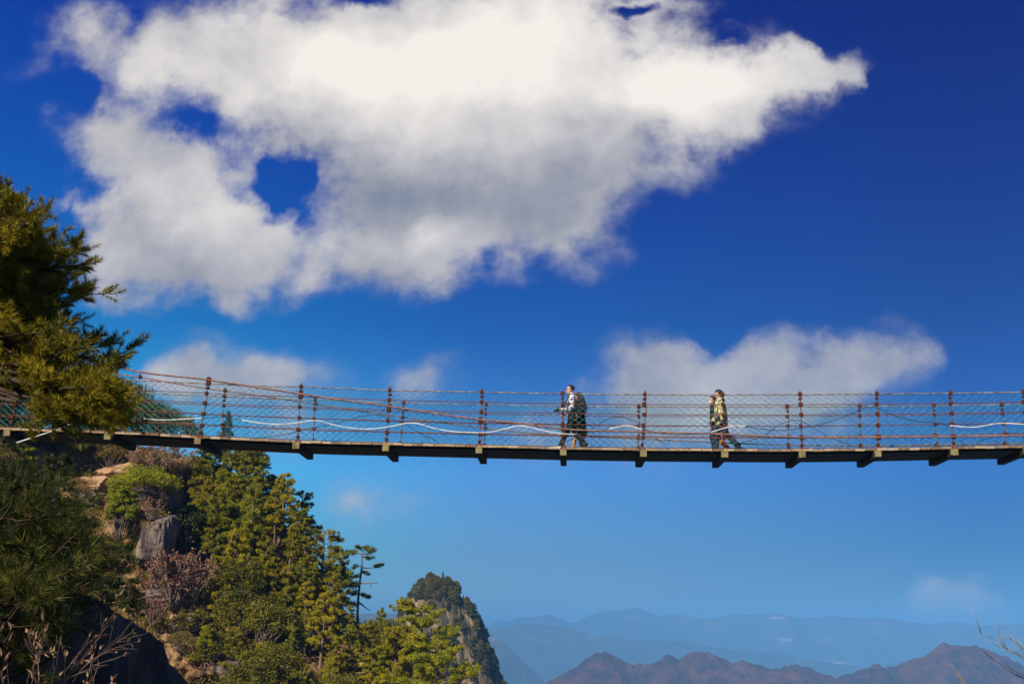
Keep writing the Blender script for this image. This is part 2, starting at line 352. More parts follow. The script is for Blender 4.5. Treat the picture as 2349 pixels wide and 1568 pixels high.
DARKW = surf('black_cable', [(.3, (.012, .014, .014)), (.7, (.035, .035, .035))], scale=5, rough=.6)
PIPE = surf('white_conduit', [(.3, (.30, .27, .24)), (.45, (.58, .55, .52)), (.6, (.74, .72, .70))], scale=6, rough=.6)

B = empty('suspension_bridge', (px2x(1174, 1022, YN), YN, float(deck_f(px2x(1174, 1022, YN)))),
          label='long rusty wire suspension footbridge with timber deck and green netting crossing the sky', cat='footbridge')
bpy.context.view_layer.update()
BINV = Matrix.Translation(-B.location)
def bpart(g, name, mat, parent=None, smooth=False, **k):
    o = g.obj(name, mat, parent or B, smooth, **k)
    if parent is None: o.matrix_parent_inverse = BINV
    return o
rs = np.random.RandomState(4)
# deck: separate planks with gaps
dk = G(); x = XL
while x < XR:
    w = .262 + rs.uniform(-.012, .012); gap = rs.uniform(.008, .020) + (.012 if 1290 < 1174 + x * 87 < 1700 else 0)
    xc = x + w / 2; z = float(deck_f(xc)); sl_ = float(deck_f(xc + .1) - deck_f(xc - .1)) / .2
    a = math.atan(sl_) + rs.uniform(-.012, .012); R = [[cos(a), 0, -sin(a)], [0, 1, 0], [sin(a), 0, cos(a)]]
    ov = rs.uniform(-.02, .03)
    dk.box((xc, (YN + YF) / 2 - ov / 2, z - .03 + rs.uniform(-.004, .004)), (w, DW + ov, .055), R); x += w + gap
bpart(dk, 'deck', WOOD)
# three stringers under the planks, widened and blackened to stand for underside shade
for k, (yo, ww) in enumerate(((.265, .30), (.675, .38), (1.14, .44))):
    g = G(); xs = np.arange(XL, XR, .6)
    for a_, b_ in zip(xs[:-1], xs[1:]):
        za, zb = float(deck_f(a_)) - .092, float(deck_f(b_)) - .092
        v = [(xx, YN + yo + sy * ww / 2, zz + sz * .028) for xx, zz in ((a_, za), (b_, zb)) for sy in (-1, 1) for sz in (-1, 1)]
        g.add(v, np.array([(0, 2, 6, 4), (1, 5, 7, 3), (0, 4, 5, 1), (2, 3, 7, 6)]))
    bpart(g, 'stringer', STEEL)

NEAR_PX = [-610, -400, -190, 20, 250, 456, 681, 886, 1099, 1292, 1475, 1661, 1838, 2011, 2186, 2352, 2520, 2690, 2860]
BX = [px2x(p, np.interp(p, [-700, 0, 454, 1097, 1662, 2349, 3100], [950, 980, 999, 1020, 1029, 1021, 996]), YN) for p in NEAR_PX]
for i, bx_ in enumerate(BX):
    z = float(deck_f(bx_)) - .118 - .07
    g = G(); L_ = 1.66
    a = rs.uniform(-.01, .01); skew = rs.uniform(-.015, .015)
    R = [[cos(skew), -sin(skew), 0], [sin(skew), cos(skew), 0], [0, 0, 1]]
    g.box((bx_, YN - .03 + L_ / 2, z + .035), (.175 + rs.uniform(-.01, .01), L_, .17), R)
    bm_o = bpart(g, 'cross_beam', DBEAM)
    e = G(); e.box((bx_, YN - .045, z + .037), (.17 + rs.uniform(-.012, .012), .05, .16), R)  # separate cap: mossy end grain, with the sunlit end put into its lighter colour
    e.obj('lit_beam_end', BEAM, bm_o)

def cab(name, pts, Y, r, mat, wob=0.0, tw=None, x0=None, x1=None, k=6):
    f, xs = curve(pts, Y, x0=x0, x1=x1); z = f(xs) + wob * (fbm(xs * 1.3 + Y * 7, 3.1, 0, 2) - .5)
    g = G(); g.tube(np.stack([xs, Y + 0 * xs, z], -1), r, k)
    if tw:   # net lashing wound round the rope
        n = len(xs); s = np.linspace(0, 1, n * 3); xx = np.interp(s, np.linspace(0, 1, n), xs); zz = np.interp(xx, xs, z); ph = xx * tw
        h = G(); h.tube(np.stack([xx, Y + np.cos(ph) * (r + .007), zz + np.sin(ph) * (r + .008)], -1), .005, 3); cab.lash.append(h)
    return f, g
cab.lash = []
HR_N = [(-700, 816), (-300, 835), (0, 852), (312, 872), (476, 879.5), (598, 885), (692, 886.6), (894, 895), (1105, 899), (1196, 901), (1474, 904.5), (1662, 905), (1836, 904.6), (2011, 903), (2180, 901.6), (2349, 899), (3100, 872)]
MC_N = [(-700, 600), (-300, 720), (0, 790), (264, 838), (270, 840), (476, 871), (598, 889), (695, 904), (894, 932), (1104, 962), (1196, 971), (1291, 983), (1476, 990), (1658, 995.5), (1794, 1001), (1835, 1002.5), (2011, 1002), (2179, 1000.8), (2349, 998), (3100, 960)]
MC_F = [(-700, 640), (-300, 752), (0, 818), (315, 864), (475, 891), (598, 907), (725, 927), (926, 957), (1114, 982), (1196, 991), (1465, 1006), (1633, 1014), (1794, 1020), (1972, 1022), (2144, 1020), (2349, 1016), (3100, 975)]
def scaled(fr):  # a lengthwise wire at a fraction of the way from the handrail down to the deck
    hr = np.array(HR_N, float); fy = np.interp(hr[:, 0], [-700, 0, 267, 454, 598, 687, 885, 1097, 1290, 1473, 1662, 1836, 2011, 2184, 2349, 3100], [950, 980, 989, 999, 1006, 1010, 1015, 1020, 1024, 1027, 1029, 1029, 1027, 1024, 1021, 996])
    hr[:, 1] += (fy - hr[:, 1]) * fr; return hr
def to_far(pts):  # the same height above the deck, on the far side
    p = np.array(pts, float); p[:, 0] = 1290 + (p[:, 0] - 1290) * YN / YF; p[:, 1] = 1468 + (p[:, 1] - 1468) * YN / YF; return p
hr_f, g = cab('handrail', HR_N, YN, .013, CABT, x0=XL, x1=XR, tw=19); bpart(g, 'handrail_cable', CABT)
mcn_f, g = cab('main', MC_N, YN - .03, .025, CABL, x0=XL, x1=XR, k=8); bpart(g, 'main_cable', CABL)
wn = [hr_f]; wf = []
for fr in (.185, .372, .578, .80):
    f, g = cab('w', scaled(fr), YN, .0105, RUST, x0=XL, x1=XR, wob=.012); bpart(g, 'side_wire', RUST); wn.append(f)
hrf_f, g = cab('handrail', to_far(HR_N), YF, .013, CABT, x0=XL, x1=XR, tw=19); bpart(g, 'handrail_cable', CABT); wf.append(hrf_f)
mcf_f, g = cab('main', MC_F, YF + .03, .018, CABL, x0=XL, x1=XR, k=8); bpart(g, 'main_cable', CABL)
for fr in (.185, .372, .578, .80, .93):
    f, g = cab('w', to_far(scaled(fr)), YF, .0105, RUST, x0=XL, x1=XR, wob=.012); bpart(g, 'side_wire', RUST); wf.append(f)
g = G()
for h in cab.lash: g.add(np.concatenate(h.V), h.F)
bpart(g, 'net_lashing', NETM)

# hangers (posts) with their clamps
def clamp_mesh(w, h):
    g = G(); g.box((0, -.026, 0), (w, .028, h)); g.box((0, .026, 0), (w * .92, .028, h * .95))
    for sx in (-1, 1):
        for sz in (-1, 1): g.tube([(sx * w * .31, -.062, sz * h * .28), (sx * w * .31, .055, sz * h * .28)], .014, 6)
    m = g.mesh('clamp'); m.materials.append(RUSTC); return m
CM = [clamp_mesh(.095, .10), clamp_mesh(.08, .05), clamp_mesh(.11, .14)]
def hanger(x_top, x_bot, Y, near):
    zb = float(deck_f(x_bot)) - (.10 if near else .02)
    cables = [float(f(x_top)) for f in (wn if near else wf)]
    main = float((mcn_f if near else mcf_f)(x_top))
    zt = max(cables[0], main) + .07
    g = G(); off = rs.uniform(-.012, .012)
    P = [(x_bot, Y, zb), (x_bot * .7 + x_top * .3, Y, zb * .7 + zt * .3), (x_top + off, Y, zb * .35 + zt * .65), (x_top, Y, zt)]
    g.tube(P, .0135 if near else .012, 5)
    g.tube([(x_bot + .10, Y - .01, zb), (x_bot + .02, Y - .01, zb + .17)], .012, 4); g.tube([(x_bot - .09, Y - .01, zb), (x_bot - .01, Y - .01, zb + .17)], .012, 4)
    if near and rs.rand() < .6: g.tube([(x_bot + .02, Y - .02, zb + .1), (x_bot + rs.uniform(-.12, .12), Y - .02, zb + rs.uniform(.38, .6))], .010, 4)
    g.tube([(x_top - .02, Y, zt - .05), (x_top - .012, Y, zt + .02), (x_top + .018, Y, zt + .03), (x_top + .022, Y, zt - .05)], .010, 4)
    p = bpart(g, 'hanger_post', RUST)
    def xa(z): t = (z - zb) / (zt - zb); return x_bot + (x_top - x_bot) * min(1, max(0, t))
    zs = [(c, 0) for c in cables] + [(main, 2 if near else 0), (cables[0] - .12, 1), (zb + .2, 1)]
    for zc, kk in zs:
        if zb < zc < zt + .05:
            c = bpy.data.objects.new('clamp', CM[kk]); COL.objects.link(c); c.parent = p
            c.location = (xa(zc) + rs.uniform(-.012, .012), Y, zc); c.rotation_euler = (0, rs.uniform(-.12, .12), rs.uniform(-.1, .1))
            s = rs.uniform(.85, 1.1) * (1 if near else .88); c.scale = (s, 1, s)
NT = [(-585, -605), (-380, -400), (-170, -190), (45, 20), (264, 250), (476, 458), (690, 683), (894.5, 886), (1105.5, 1099), (1291, 1292), (1480, 1472), (1658, 1661), (1835, 1838), (2011, 2013), (2179, 2187), (2349, 2354), (2510, 2520), (2680, 2690), (2850, 2862)]
for a, b in NT: hanger(px2x(a, 900, YN), px2x(b, 1015, YN), YN, True)
FT = [(-530, -545), (-335, -345), (-130, -140), (90, 80), (314, 305), (513, 508), (723, 718), (926, 918), (1115, 1110), (1290, 1290), (1465, 1463), (1633, 1634), (1806, 1806), (1971, 1972), (2141, 2147), (2298, 2305), (2450, 2460), (2610, 2622), (2770, 2784)]
for a, b in FT: hanger(px2x(a, 930, YF), px2x(b, 1015, YF), YF, False)

# knotted diamond netting, one sheet of cord along each side
def net(Y, hr, seed):
    r_ = np.random.RandomState(seed); g = G(); cw = .215; n = int((XR - XL) / cw); rows = 9
    xs = XL + np.arange(n * 2 + 1) * cw / 2
    P = np.zeros((rows * 2 + 1, len(xs), 3))
    zt = hr(xs) - .005; zb = deck_f(xs) + .005
    slack = .10 * fbm(xs * .8, seed, 0, 3)
    for j in range(rows * 2 + 1):
        t = j / (rows * 2); tt = t + .05 * sin(t * pi) * 0
        P[j, :, 0] = xs + r_.normal(0, .010, len(xs)) + .10 * (fbm(xs * .5, t * 2.1 + seed, 0, 3) - .5) + .05 * (fbm(xs * .9 + 31, t * 1.1 + seed, 2, 2) - .5)
        P[j, :, 1] = Y + .02 + .05 * (fbm(xs * .7, t * 2 + seed, 5, 3) - .5) * math.sin(t * pi) * 2
        P[j, :, 2] = zt + (zb - zt) * (tt + .10 * math.sin(t * pi) * (fbm(xs * .45 + 7, seed + t, 0, 2) - .5)) + r_.normal(0, .006, len(xs))
    kn = []
    for j in range(rows * 2):
        for i in range(len(xs) - 1):
            if (i + j) % 2 == 0: a, b = P[j, i], P[j + 1, i + 1]
            else: a, b = P[j, i + 1], P[j + 1, i]
            kn.append((a, b))
    A = np.array([k_[0] for k_ in kn]); Bq = np.array([k_[1] for k_ in kn]); r = .0050
    D = Bq - A; D /= np.linalg.norm(D, axis=1)[:, None]; n1 = np.cross(D, [0, 1.0, 0]); n1 /= np.linalg.norm(n1, axis=1)[:, None]; n2 = np.array([0, 1.0, 0])
    th = [0.5, 2.6, 4.7]; ring = np.stack([n1 * cos(t) * r + n2 * sin(t) * r for t in th], 1)
    V = np.concatenate([A[:, None] + ring, Bq[:, None] + ring], 1).reshape(-1, 3); b0 = np.arange(len(A))[:, None] * 6
    F = np.concatenate([b0 + np.array(q) for q in ((0, 1, 4, 3), (1, 2, 5, 4), (2, 0, 3, 5))], 0)
    g.add(V, F)
    # knots
    K = P[1:-1:1].reshape(-1, 3)[::1]; m = ((np.indices(P[1:-1].shape[:2]).sum(0) + 1) % 2 == 0).ravel(); K = K[m]
    o = np.array([(1, 0, 0), (-1, 0, 0), (0, 1, 0), (0, -1, 0), (0, 0, 1), (0, 0, -1)]) * .010
    V = (K[:, None] + o).reshape(-1, 3); b0 = np.arange(len(K))[:, None] * 6
    F = np.concatenate([b0 + np.array(q) for q in ((0, 2, 4), (2, 1, 4), (1, 3, 4), (3, 0, 4), (2, 0, 5), (1, 2, 5), (3, 1, 5), (0, 3, 5))], 0)
    g.add(V, F)
    bpart(g, 'safety_net', NETM)
net(YN + .015, hr_f, 1); net(YF - .03, hrf_f, 2)

# pipe lengths and cables laid loosely along the sides
def loose(pts, Y, r, mat, name, label, cat, group=None):
    f, xs = curve(pts, Y); xs = np.unique(np.append(xs, px2x(pts[-1][0], pts[-1][1], Y)))
    g = G(); g.tube(np.stack([xs, Y + 0 * xs, f(xs)], -1), r, 6)
    return g.obj(name, mat, None, True, label=label, cat=cat, group=group)
GP = 'white conduit lengths along the near side of the footbridge'
for pts, lab in (([(330, 960), (374, 963), (420, 961), (462, 959)], 'short white conduit length just right of the big pine'),
       ([(555, 963), (598, 970), (641, 973), (684, 969), (725, 964), (765, 974), (801, 981), (857, 983), (896, 978), (936, 970), (956, 970.6), (987, 979.5), (1035, 989), (1075, 991.5), (1119, 991.5), (1160, 983), (1196, 976), (1203, 977), (1252, 988.5), (1297, 995), (1323, 996)], 'longest white conduit, waving from the left half to the hikers with the camera'),
       ([(1397, 983.4), (1440, 976), (1473, 984.6)], 'short arched white conduit length between the two pairs of hikers'),
       ([(1631, 991), (1660, 982), (1687, 976), (1710, 978)], 'white conduit length crossing in front of the khaki jacket legs'),
       ([(2179, 975.8), (2231, 979.7), (2289, 971), (2349, 972.7), (2480, 985), (2620, 978)], 'white conduit length at the right end of the bridge')):
    loose(pts, YN - .05, .014, PIPE, 'conduit', lab, 'pipe', GP)
GC = 'black cables along the footbridge sides'
for pts, Y, lab in (([(462, 959), (510, 956), (555, 963)], YN - .045, 'black cable bit joining the two leftmost white conduit lengths'),
       ([(1323, 996), (1346, 993), (1397, 983.4)], YN - .045, 'black cable bit behind the heels of the hikers with the camera'),
       ([(1473, 984.6), (1526, 995), (1580, 996), (1631, 991)], YN - .045, 'black cable sagging between the short arched conduit and the khaki jacket hiker'),
       ([(1710, 978), (1756, 984.6), (1786, 987), (1833, 982), (1891, 970.6), (1951, 949.6), (1993, 933), (2011, 935), (2043, 949), (2111, 966.6), (2158, 970.5), (2179, 975)], YN - .045, 'long black cable arching high over the right hangers on the near side'),
       ([(520, 1012), (598, 1004), (649, 997), (700, 985), (780, 968), (852, 951.6), (885, 955), (928, 973), (970, 996), (1005, 1013)], YF - .05, 'black cable humped behind the netting on the left half of the footbridge'),
       ([(1300, 1012), (1346, 992), (1374, 972), (1395, 960), (1415, 956), (1440, 959), (1463, 969), (1501, 1003), (1525, 1016)], YF - .05, 'black cable humped behind the netting just right of the hikers with the camera'),
       ([(1700, 1016), (1760, 994), (1780, 978), (1807, 966.6), (1833, 963.6), (1859, 975.8), (1890, 995), (1917, 1008), (1949, 1018)], YF - .05, 'black cable humped behind the netting right of the khaki jacket hiker'),
       ([(2239, 1014), (2278, 1001), (2310, 993.5), (2349, 995.6), (2400, 1004)], YF - .05, 'black cable humped behind the netting at the far right end of the footbridge')):
    loose(pts, Y, .009, DARKW, 'power_cable', lab, 'cable', GC)
# pole leaning across the deck at the left
a = atY(38, 1015, YN - .25); b = atY(132, 985, YN - .12); c_ = atY(172, 968, YN - .02)
g = G(); g.tube([a, (a + b) / 2, b, c_], [.018, .018, .017, .014], 6)
g.obj('bamboo_pole', PIPE, None, True, label='pale thin pole poking out over the deck edge behind the big pine', cat='pole')
# ------------------------------------------------------------------ wooded hillside behind the bridge
SIL = path([(-500, 930), (-200, 960), (0, 985), (150, 1000), (300, 1018), (430, 1048), (540, 1085), (620, 1160), (680, 1240), (740, 1330), (800, 1410), (870, 1475), (960, 1540), (1060, 1610), (1150, 1690), (1300, 1800)])
def hill_d(px, py):           # distance of the slope along each sight line
    px = np.asarray(px, float); py = np.asarray(py, float)
    t = np.clip((py - SIL(px)) / (1900 - SIL(px)), 0, 1)
    d = 98 - 34 * t ** .85 + 8 * np.sin(px / 300.)
    # ravine and rock steps
    st = ridged(px / 260., py / 210., 1.7, 5); d = d - 6.0 * (st - .5) - 3.2 * (fbm(px / 60., py / 45., 4, 4) - .5) - 1.2 * (fbm(px / 16., py / 12., 9, 3) - .5)
    d = d - 5.5 * np.exp(-(((px - 345) / 60) ** 2 + ((py - 1190) / 90) ** 2)) + 5 * np.exp(-(((px - 425) / 34) ** 2 + ((py - 1180) / 70) ** 2))
    return d
def hill_pt(px, py): return atD(px, py, hill_d(px, py))
HILL = surf('hill_ground', [(.28, (.045, .035, .018)), (.40, (.14, .085, .038)), (.50, (.28, .165, .072)), (.60, (.36, .235, .12)), (.72, (.44, .33, .22))], scale=.22, detail=11, rough=1, coords='w', bump=1.0, bscale=1.6, bdist=.35)
nx, ny = 420, 300
px = np.linspace(-500, 1300, nx); rows = []
for t in np.linspace(0, 1, ny): rows.append(hill_pt(px, SIL(px) + (1960 - SIL(px)) * t))
top = rows[0]; back = []
for k in range(1, 26):        # the far side falls away behind the crest
    b = top.copy(); b[:, 1] += k * 4.0; b[:, 2] -= .9 * k ** 1.25 + 1.5 * (fbm(b[:, 0] / 6, b[:, 1] / 6, 2, 3) - .5); back.append(b)
P = np.array(back[::-1] + rows); n_r = len(P)
i = (np.arange(n_r - 1)[:, None] * nx + np.arange(nx - 1)).ravel()
g = G(); g.add(P, np.stack([i, i + nx, i + nx + 1, i + 1], -1)); g.obj('hill', HILL, kind='structure', smooth=True)

ROCK = surf('cliff_rock', [(.30, (.03, .022, .022)), (.42, (.08, .06, .055)), (.52, (.14, .11, .095)), (.64, (.22, .165, .12)), (.78, (.34, .26, .15))], scale=1.1, detail=10, rough=.95, bump=1.0, bscale=3.5, bdist=.25, stretch=(1, 1, .45))
ROCKT = surf('sandy_rock', [(.25, (.16, .085, .045)), (.45, (.34, .20, .11)), (.6, (.46, .31, .17)), (.8, (.54, .40, .26))], scale=.6, detail=10, rough=1, bump=1.0, bscale=3, bdist=.25)
def rock(px_, py_, wpx, hpx, dpt, mat, label, seed, d=None, cuts=16, sq=1.0, rot=0.0, back=0.35, cat='rock'):
    r_ = np.random.RandomState(seed); d = float(hill_d(px_, py_)) if d is None else d
    s = d / PX; W_, H_ = wpx * s, hpx * s; c = atD(px_, py_, d + dpt * back * 0)
    nrm = r_.normal(size=(cuts, 3)); nrm /= np.linalg.norm(nrm, axis=1)[:, None]; off = r_.uniform(.62, .95, cuts)
    def fn(X):
        X = np.sign(X) * np.abs(X) ** sq
        D = X @ nrm.T; t = np.where(D > 1e-3, off / np.maximum(D, 1e-3), 9).min(1); t = np.minimum(t, 1.05)
        X = X * t[:, None]
        return X * (1 + .20 * (ridged(X[:, 0] * 2.6 + seed, X[:, 1] * 2.6, X[:, 2] * 1.8, 5) - .55) + .05 * (fbm(X[:, 0] * 9, X[:, 1] * 9 + seed, X[:, 2] * 14, 3) - .5))[:, None]
    g = G(); R = [[cos(rot), -sin(rot), 0], [sin(rot), cos(rot), 0], [0, 0, 1]]
    g.ell((0, 0, 0), (W_ * .56, dpt, H_ * .56), R, nu=90, nv=60, fn=fn)
    o = g.obj('rock_outcrop', mat, label=label, cat=cat); o.location = c; return o
GR = 'bare rock outcrops on the wooded hillside'
for a in [(362, 1236, 66, 96, 1.9, ROCK, 'tall grey rock face standing out in the middle of the hillside', 103, 5, .45),
          (382, 1158, 52, 84, 2.2, ROCK, 'dark grey block leaning above the tall grey rock face', 105, 5, .5),
          (330, 1140, 90, 46, 2.4, ROCK, 'purple brown ledge under the bright green climbing bush', 8, 12),
          (232, 1116, 80, 46, 2.2, ROCKT, 'rounded tan boulder below the bridge at the upper left of the slope', 11, 10),
          (205, 1148, 85, 50, 2.2, ROCK, 'grey shaded boulder under the rounded tan one', 12, 11),
          (285, 1084, 120, 40, 2.4, ROCKT, 'bright orange sandy bank just under the bridge deck', 14, 10),
          (383, 1118, 55, 46, 1.7, ROCKT, 'small tan rock step right of the bright green bush', 17, 12),
          (418, 1143, 62, 40, 1.8, ROCK, 'jagged grey rock at the edge of the pines under the bridge', 19, 12),
          (355, 1373, 120, 40, 2.2, ROCK, 'low grey slab at the foot of the reddish dead shrubs', 23, 11),
          (448, 1178, 30, 24, 1.0, ROCKT, 'little tan block among the upper hillside pines', 29, 11),
          (420, 1440, 90, 60, 2.0, ROCK, 'pale grey rock knob beside the dark shaded cliff', 31, 12),
          (560, 1530, 110, 60, 2.4, ROCK, 'dark brown rock shelf at the bottom of the slope', 37, 12),
          (700, 1475, 80, 50, 2.0, ROCK, 'shadowed brown rock low among the right hillside pines', 41, 12)]:
    r_o = rock(*a[:8], cuts=a[8], sq=a[9] if len(a) > 9 else .7); r_o['group'] = GR

# ------------------------------------------------------------------ vegetation
BARK = surf('pine_bark', [(.3, (.08, .055, .038)), (.6, (.22, .155, .105)), (.8, (.34, .26, .19))], scale=3, rough=.95, bump=.8, bscale=12, stretch=(3, 3, .6))
BARKP = surf('pale_bark', [(.3, (.14, .11, .08)), (.7, (.34, .28, .21))], scale=3, rough=.95)
F_PINE = foliage('pine_needles', (.055, .06, .002), (.31, .275, .004), (.56, .44, .008), clump=1.1)
F_PINEG = foliage('green_pine_needles', (.04, .05, .003), (.22, .235, .005), (.46, .40, .010), clump=1.1)
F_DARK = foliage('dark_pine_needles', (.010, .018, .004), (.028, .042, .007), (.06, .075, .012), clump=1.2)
F_BROAD = foliage('broad_leaves', (.04, .05, .005), (.15, .15, .012), (.28, .25, .03), clump=1.6)
F_BROADG = foliage('olive_leaves', (.035, .042, .004), (.13, .125, .006), (.25, .21, .012), clump=1.6)
F_OLIVE = foliage('olive_brown_leaves', (.05, .04, .01), (.16, .12, .025), (.28, .21, .05), clump=1.6)
F_JUN = foliage('juniper_scales', (.09, .11, .003), (.22, .235, .005), (.36, .34, .01), clump=1.6)
F_DEAD = foliage('dead_leaves', (.10, .05, .03), (.28, .135, .08), (.44, .25, .16), clump=2.0, trans=.15)
F_OCHRE = foliage('dry_grass_blades', (.14, .08, .02), (.33, .20, .05), (.48, .33, .10), clump=.4, trans=.2)
F_SHRUB = foliage('shrub_leaves', (.05, .05, .006), (.16, .14, .014), (.28, .22, .03), clump=.5)

def rdirs(r_, n, up=0.0):
    d = r_.normal(size=(n, 3)); d[:, 2] += up; return d / np.linalg.norm(d, axis=1)[:, None]
def leaves(g, r_, C, n, rad, L_, w, up=.6, shell=.5, out=.8):
    """n leaves around every centre in C within an ellipsoid rad"""
    C = np.repeat(np.asarray(C, float), n, 0); m = len(C)
    rad = np.repeat(np.broadcast_to(np.asarray(rad, float), (m // n, 3)), n, 0)
    u = rdirs(r_, m); rr = (shell + (1 - shell) * r_.rand(m)) ** .7
    O = u * rad * rr[:, None]; p = C + O
    d = rdirs(r_, m, up) + out * u; d /= np.linalg.norm(d, axis=1)[:, None]
    s = np.cross(d, u + [0, 0, .5] + .55 * rdirs(r_, m)); s /= np.linalg.norm(s, axis=1)[:, None] + 1e-9
    l = L_ * r_.uniform(.6, 1.3, m)[:, None]; ww = w * r_.uniform(.7, 1.2, m)[:, None]
    V = np.stack([p - s * ww / 2, p + s * ww / 2, p + d * l], 1).reshape(-1, 3)
    g.add(V, np.arange(m * 3).reshape(-1, 3))
def bend(r_, a, b, n=5, w=.12, sag=0):
    a, b = np.array(a, float), np.array(b, float); t = np.linspace(0, 1, n)[:, None]; L_ = np.linalg.norm(b - a)
    o = np.cumsum(r_.normal(size=(n, 3)), 0) * w * L_ / n; o = o - o[0] - t * (o[-1] - o[0])
    P = a + (b - a) * t + o; P[:, 2] -= sag * L_ * (t[:, 0] * (1 - t[:, 0])) * 4; return P
def tree_parts(name, trunk, crown, bark, fol, **k):
    root = empty(name, **k); trunk.obj('trunk', bark, root, True); crown.obj('crown', fol, root); return root
PROTO = {}
def pine(key, seed, H, spread, c0, limbs, bark, fol, flat=.50, dens=84, top=.35, pad=.33, L_=.19, w=.05, sym=1):
    r_ = np.random.RandomState(seed); t = G(); c = G()
    T = bend(r_, (0, 0, -.8), (r_.normal() * .3, r_.normal() * .3, H), 9, .06); t.tube(T, np.linspace(.17, .03, 9) * H / 7, 7)
    pads = []; rad = []
    for i in range(limbs):
        f = c0 + (1 - c0) * (i + r_.rand() * .6) / limbs; z = f * H; az = i * 2.4 + r_.normal() * .4
        u = (f - c0) / (1 - c0); pr = (top + (1 - top) * (1 - u) ** .8) * min(1, .45 + u * 4)
        l = spread * pr * r_.uniform(.7, 1.15)
        base = np.array([np.interp(z, T[:, 2], T[:, 0]), np.interp(z, T[:, 2], T[:, 1]), z])
        e = base + np.array([cos(az) * l, sin(az) * l, l * r_.uniform(.0, .35)])
        Pb = bend(r_, base, e, 5, .15, .05); t.tube(Pb, np.linspace(.045, .012, 5) * H / 7, 4)
        k = max(2, int(l / pad * 2.3))
        for q in range(k):
            s = .35 + .68 * (q + r_.rand() * .5) / k; b = Pb[0] + (Pb[-1] - Pb[0]) * s
            side = np.array([-sin(az), cos(az), 0]) * r_.normal() * l * .22 * s
            pads.append(b + side + [0, 0, r_.uniform(-.08, .25)]); k_ = pad * r_.uniform(.55, 1.1) * (1 - .25 * u); rad.append((k_ * .75, k_ * .75, k_ * flat * 1.6))
    pads.append(T[-1]); rad.append((pad * .5, pad * .5, pad * .55))
    leaves(c, r_, pads, dens, np.array(rad), L_, w, up=1.0, shell=.25, out=.6)
    PROTO[key] = (t.mesh('trunk', True), c.mesh('crown'), bark, fol, H)
def broad(key, seed, H, W_, n, bark, fol, dens=150, L_=.22, w=.13, stem=.3):
    r_ = np.random.RandomState(seed); t = G(); c = G()
    T = bend(r_, (0, 0, -.6), (r_.normal() * .2, r_.normal() * .2, H * .8), 6, .1); t.tube(T, np.linspace(.12, .03, 6) * H / 5, 6)
    C = []; rad = []
    for i in range(n):
        u = rdirs(r_, 1)[0]; u[2] = abs(u[2]) * 1.0 - .25; rr = r_.uniform(.45, 1) ** .6
        p = np.array([u[0] * W_ * .5 * rr, u[1] * W_ * .5 * rr, H * (stem + (1 - stem) * .5) + u[2] * H * (1 - stem) * .5 * rr])
        C.append(p); q = W_ * r_.uniform(.09, .17); rad.append((q, q, q * .7))
        if i % 2 == 0: t.tube(bend(r_, (0, 0, H * stem * .6), p, 4, .15), [.04, .03, .02, .01], 4)
    leaves(c, r_, C, dens, np.array(rad), L_, w, up=.3, shell=.35, out=.5)
    PROTO[key] = (t.mesh('trunk', True), c.mesh('crown'), bark, fol, H)
def bare(key, seed, H, W_, n, bark, fol, leafn=5, L_=.16, w=.10):
    r_ = np.random.RandomState(seed); t = G(); c = G(); tips = []
    for i in range(n):
        az = r_.uniform(0, 2 * pi); l = r_.uniform(.6, 1.0); e = np.array([cos(az) * W_ * .5 * l, sin(az) * W_ * .5 * l, H * r_.uniform(.55, 1.0)])
        P = bend(r_, (r_.normal() * .08, r_.normal() * .08, -.3), e, 6, .2); t.tube(P, np.linspace(.045, .012, 6), 4)
        for q in range(7):
            b = P[r_.randint(2, 6)]; e2 = b + rdirs(r_, 1, .8)[0] * r_.uniform(.3, .8) * H * .25; t.tube(bend(r_, b, e2, 4, .2), [.016, .013, .010, .006], 3); tips.append(e2); tips.append((b + e2) / 2)
    leaves(c, r_, tips, leafn, (.22, .22, .18), L_, w, up=0, shell=.1, out=.3)
    PROTO[key] = (t.mesh('stems', True), c.mesh('leaves'), bark, fol, H)
pine('pineA', 1, 8.0, 2.2, .30, 24, BARK, F_PINE)
pine('pineB', 2, 7.2, 2.4, .42, 20, BARK, F_PINE, top=.5)
pine('pineC', 3, 8.6, 1.8, .22, 28, BARK, F_PINEG)
pine('pineD', 4, 6.2, 2.9, .25, 22, BARK, F_PINEG, top=.6)
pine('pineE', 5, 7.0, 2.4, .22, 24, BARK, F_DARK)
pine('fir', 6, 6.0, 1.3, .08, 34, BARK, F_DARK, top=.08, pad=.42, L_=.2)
broad('broadA', 7, 5.0, 4.2, 46, BARKP, F_BROAD)
broad('broadB', 8, 3.6, 4.0, 60, BARKP, F_BROADG, stem=.12, L_=.17, w=.09, dens=90)
broad('broadC', 15, 3.2, 4.0, 60, BARKP, F_OLIVE, stem=.1, L_=.15, w=.08, dens=80)
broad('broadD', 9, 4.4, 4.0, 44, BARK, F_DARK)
broad('shrub', 10, 2.2, 3.2, 30, BARK, F_SHRUB, stem=.02, dens=110)
broad('juniper', 11, 4.2, 2.0, 52, BARK, F_JUN, L_=.14, w=.07, stem=.02, dens=260)
broad('junipermat', 12, 2.8, 5.0, 60, BARK, F_JUN, L_=.14, w=.07, stem=.05, dens=220)
bare('dead', 13, 2.6, 3.4, 16, BARKP, F_DEAD, leafn=6)
bare('bare', 14, 4.2, 3.0, 10, BARKP, F_DEAD, leafn=1)
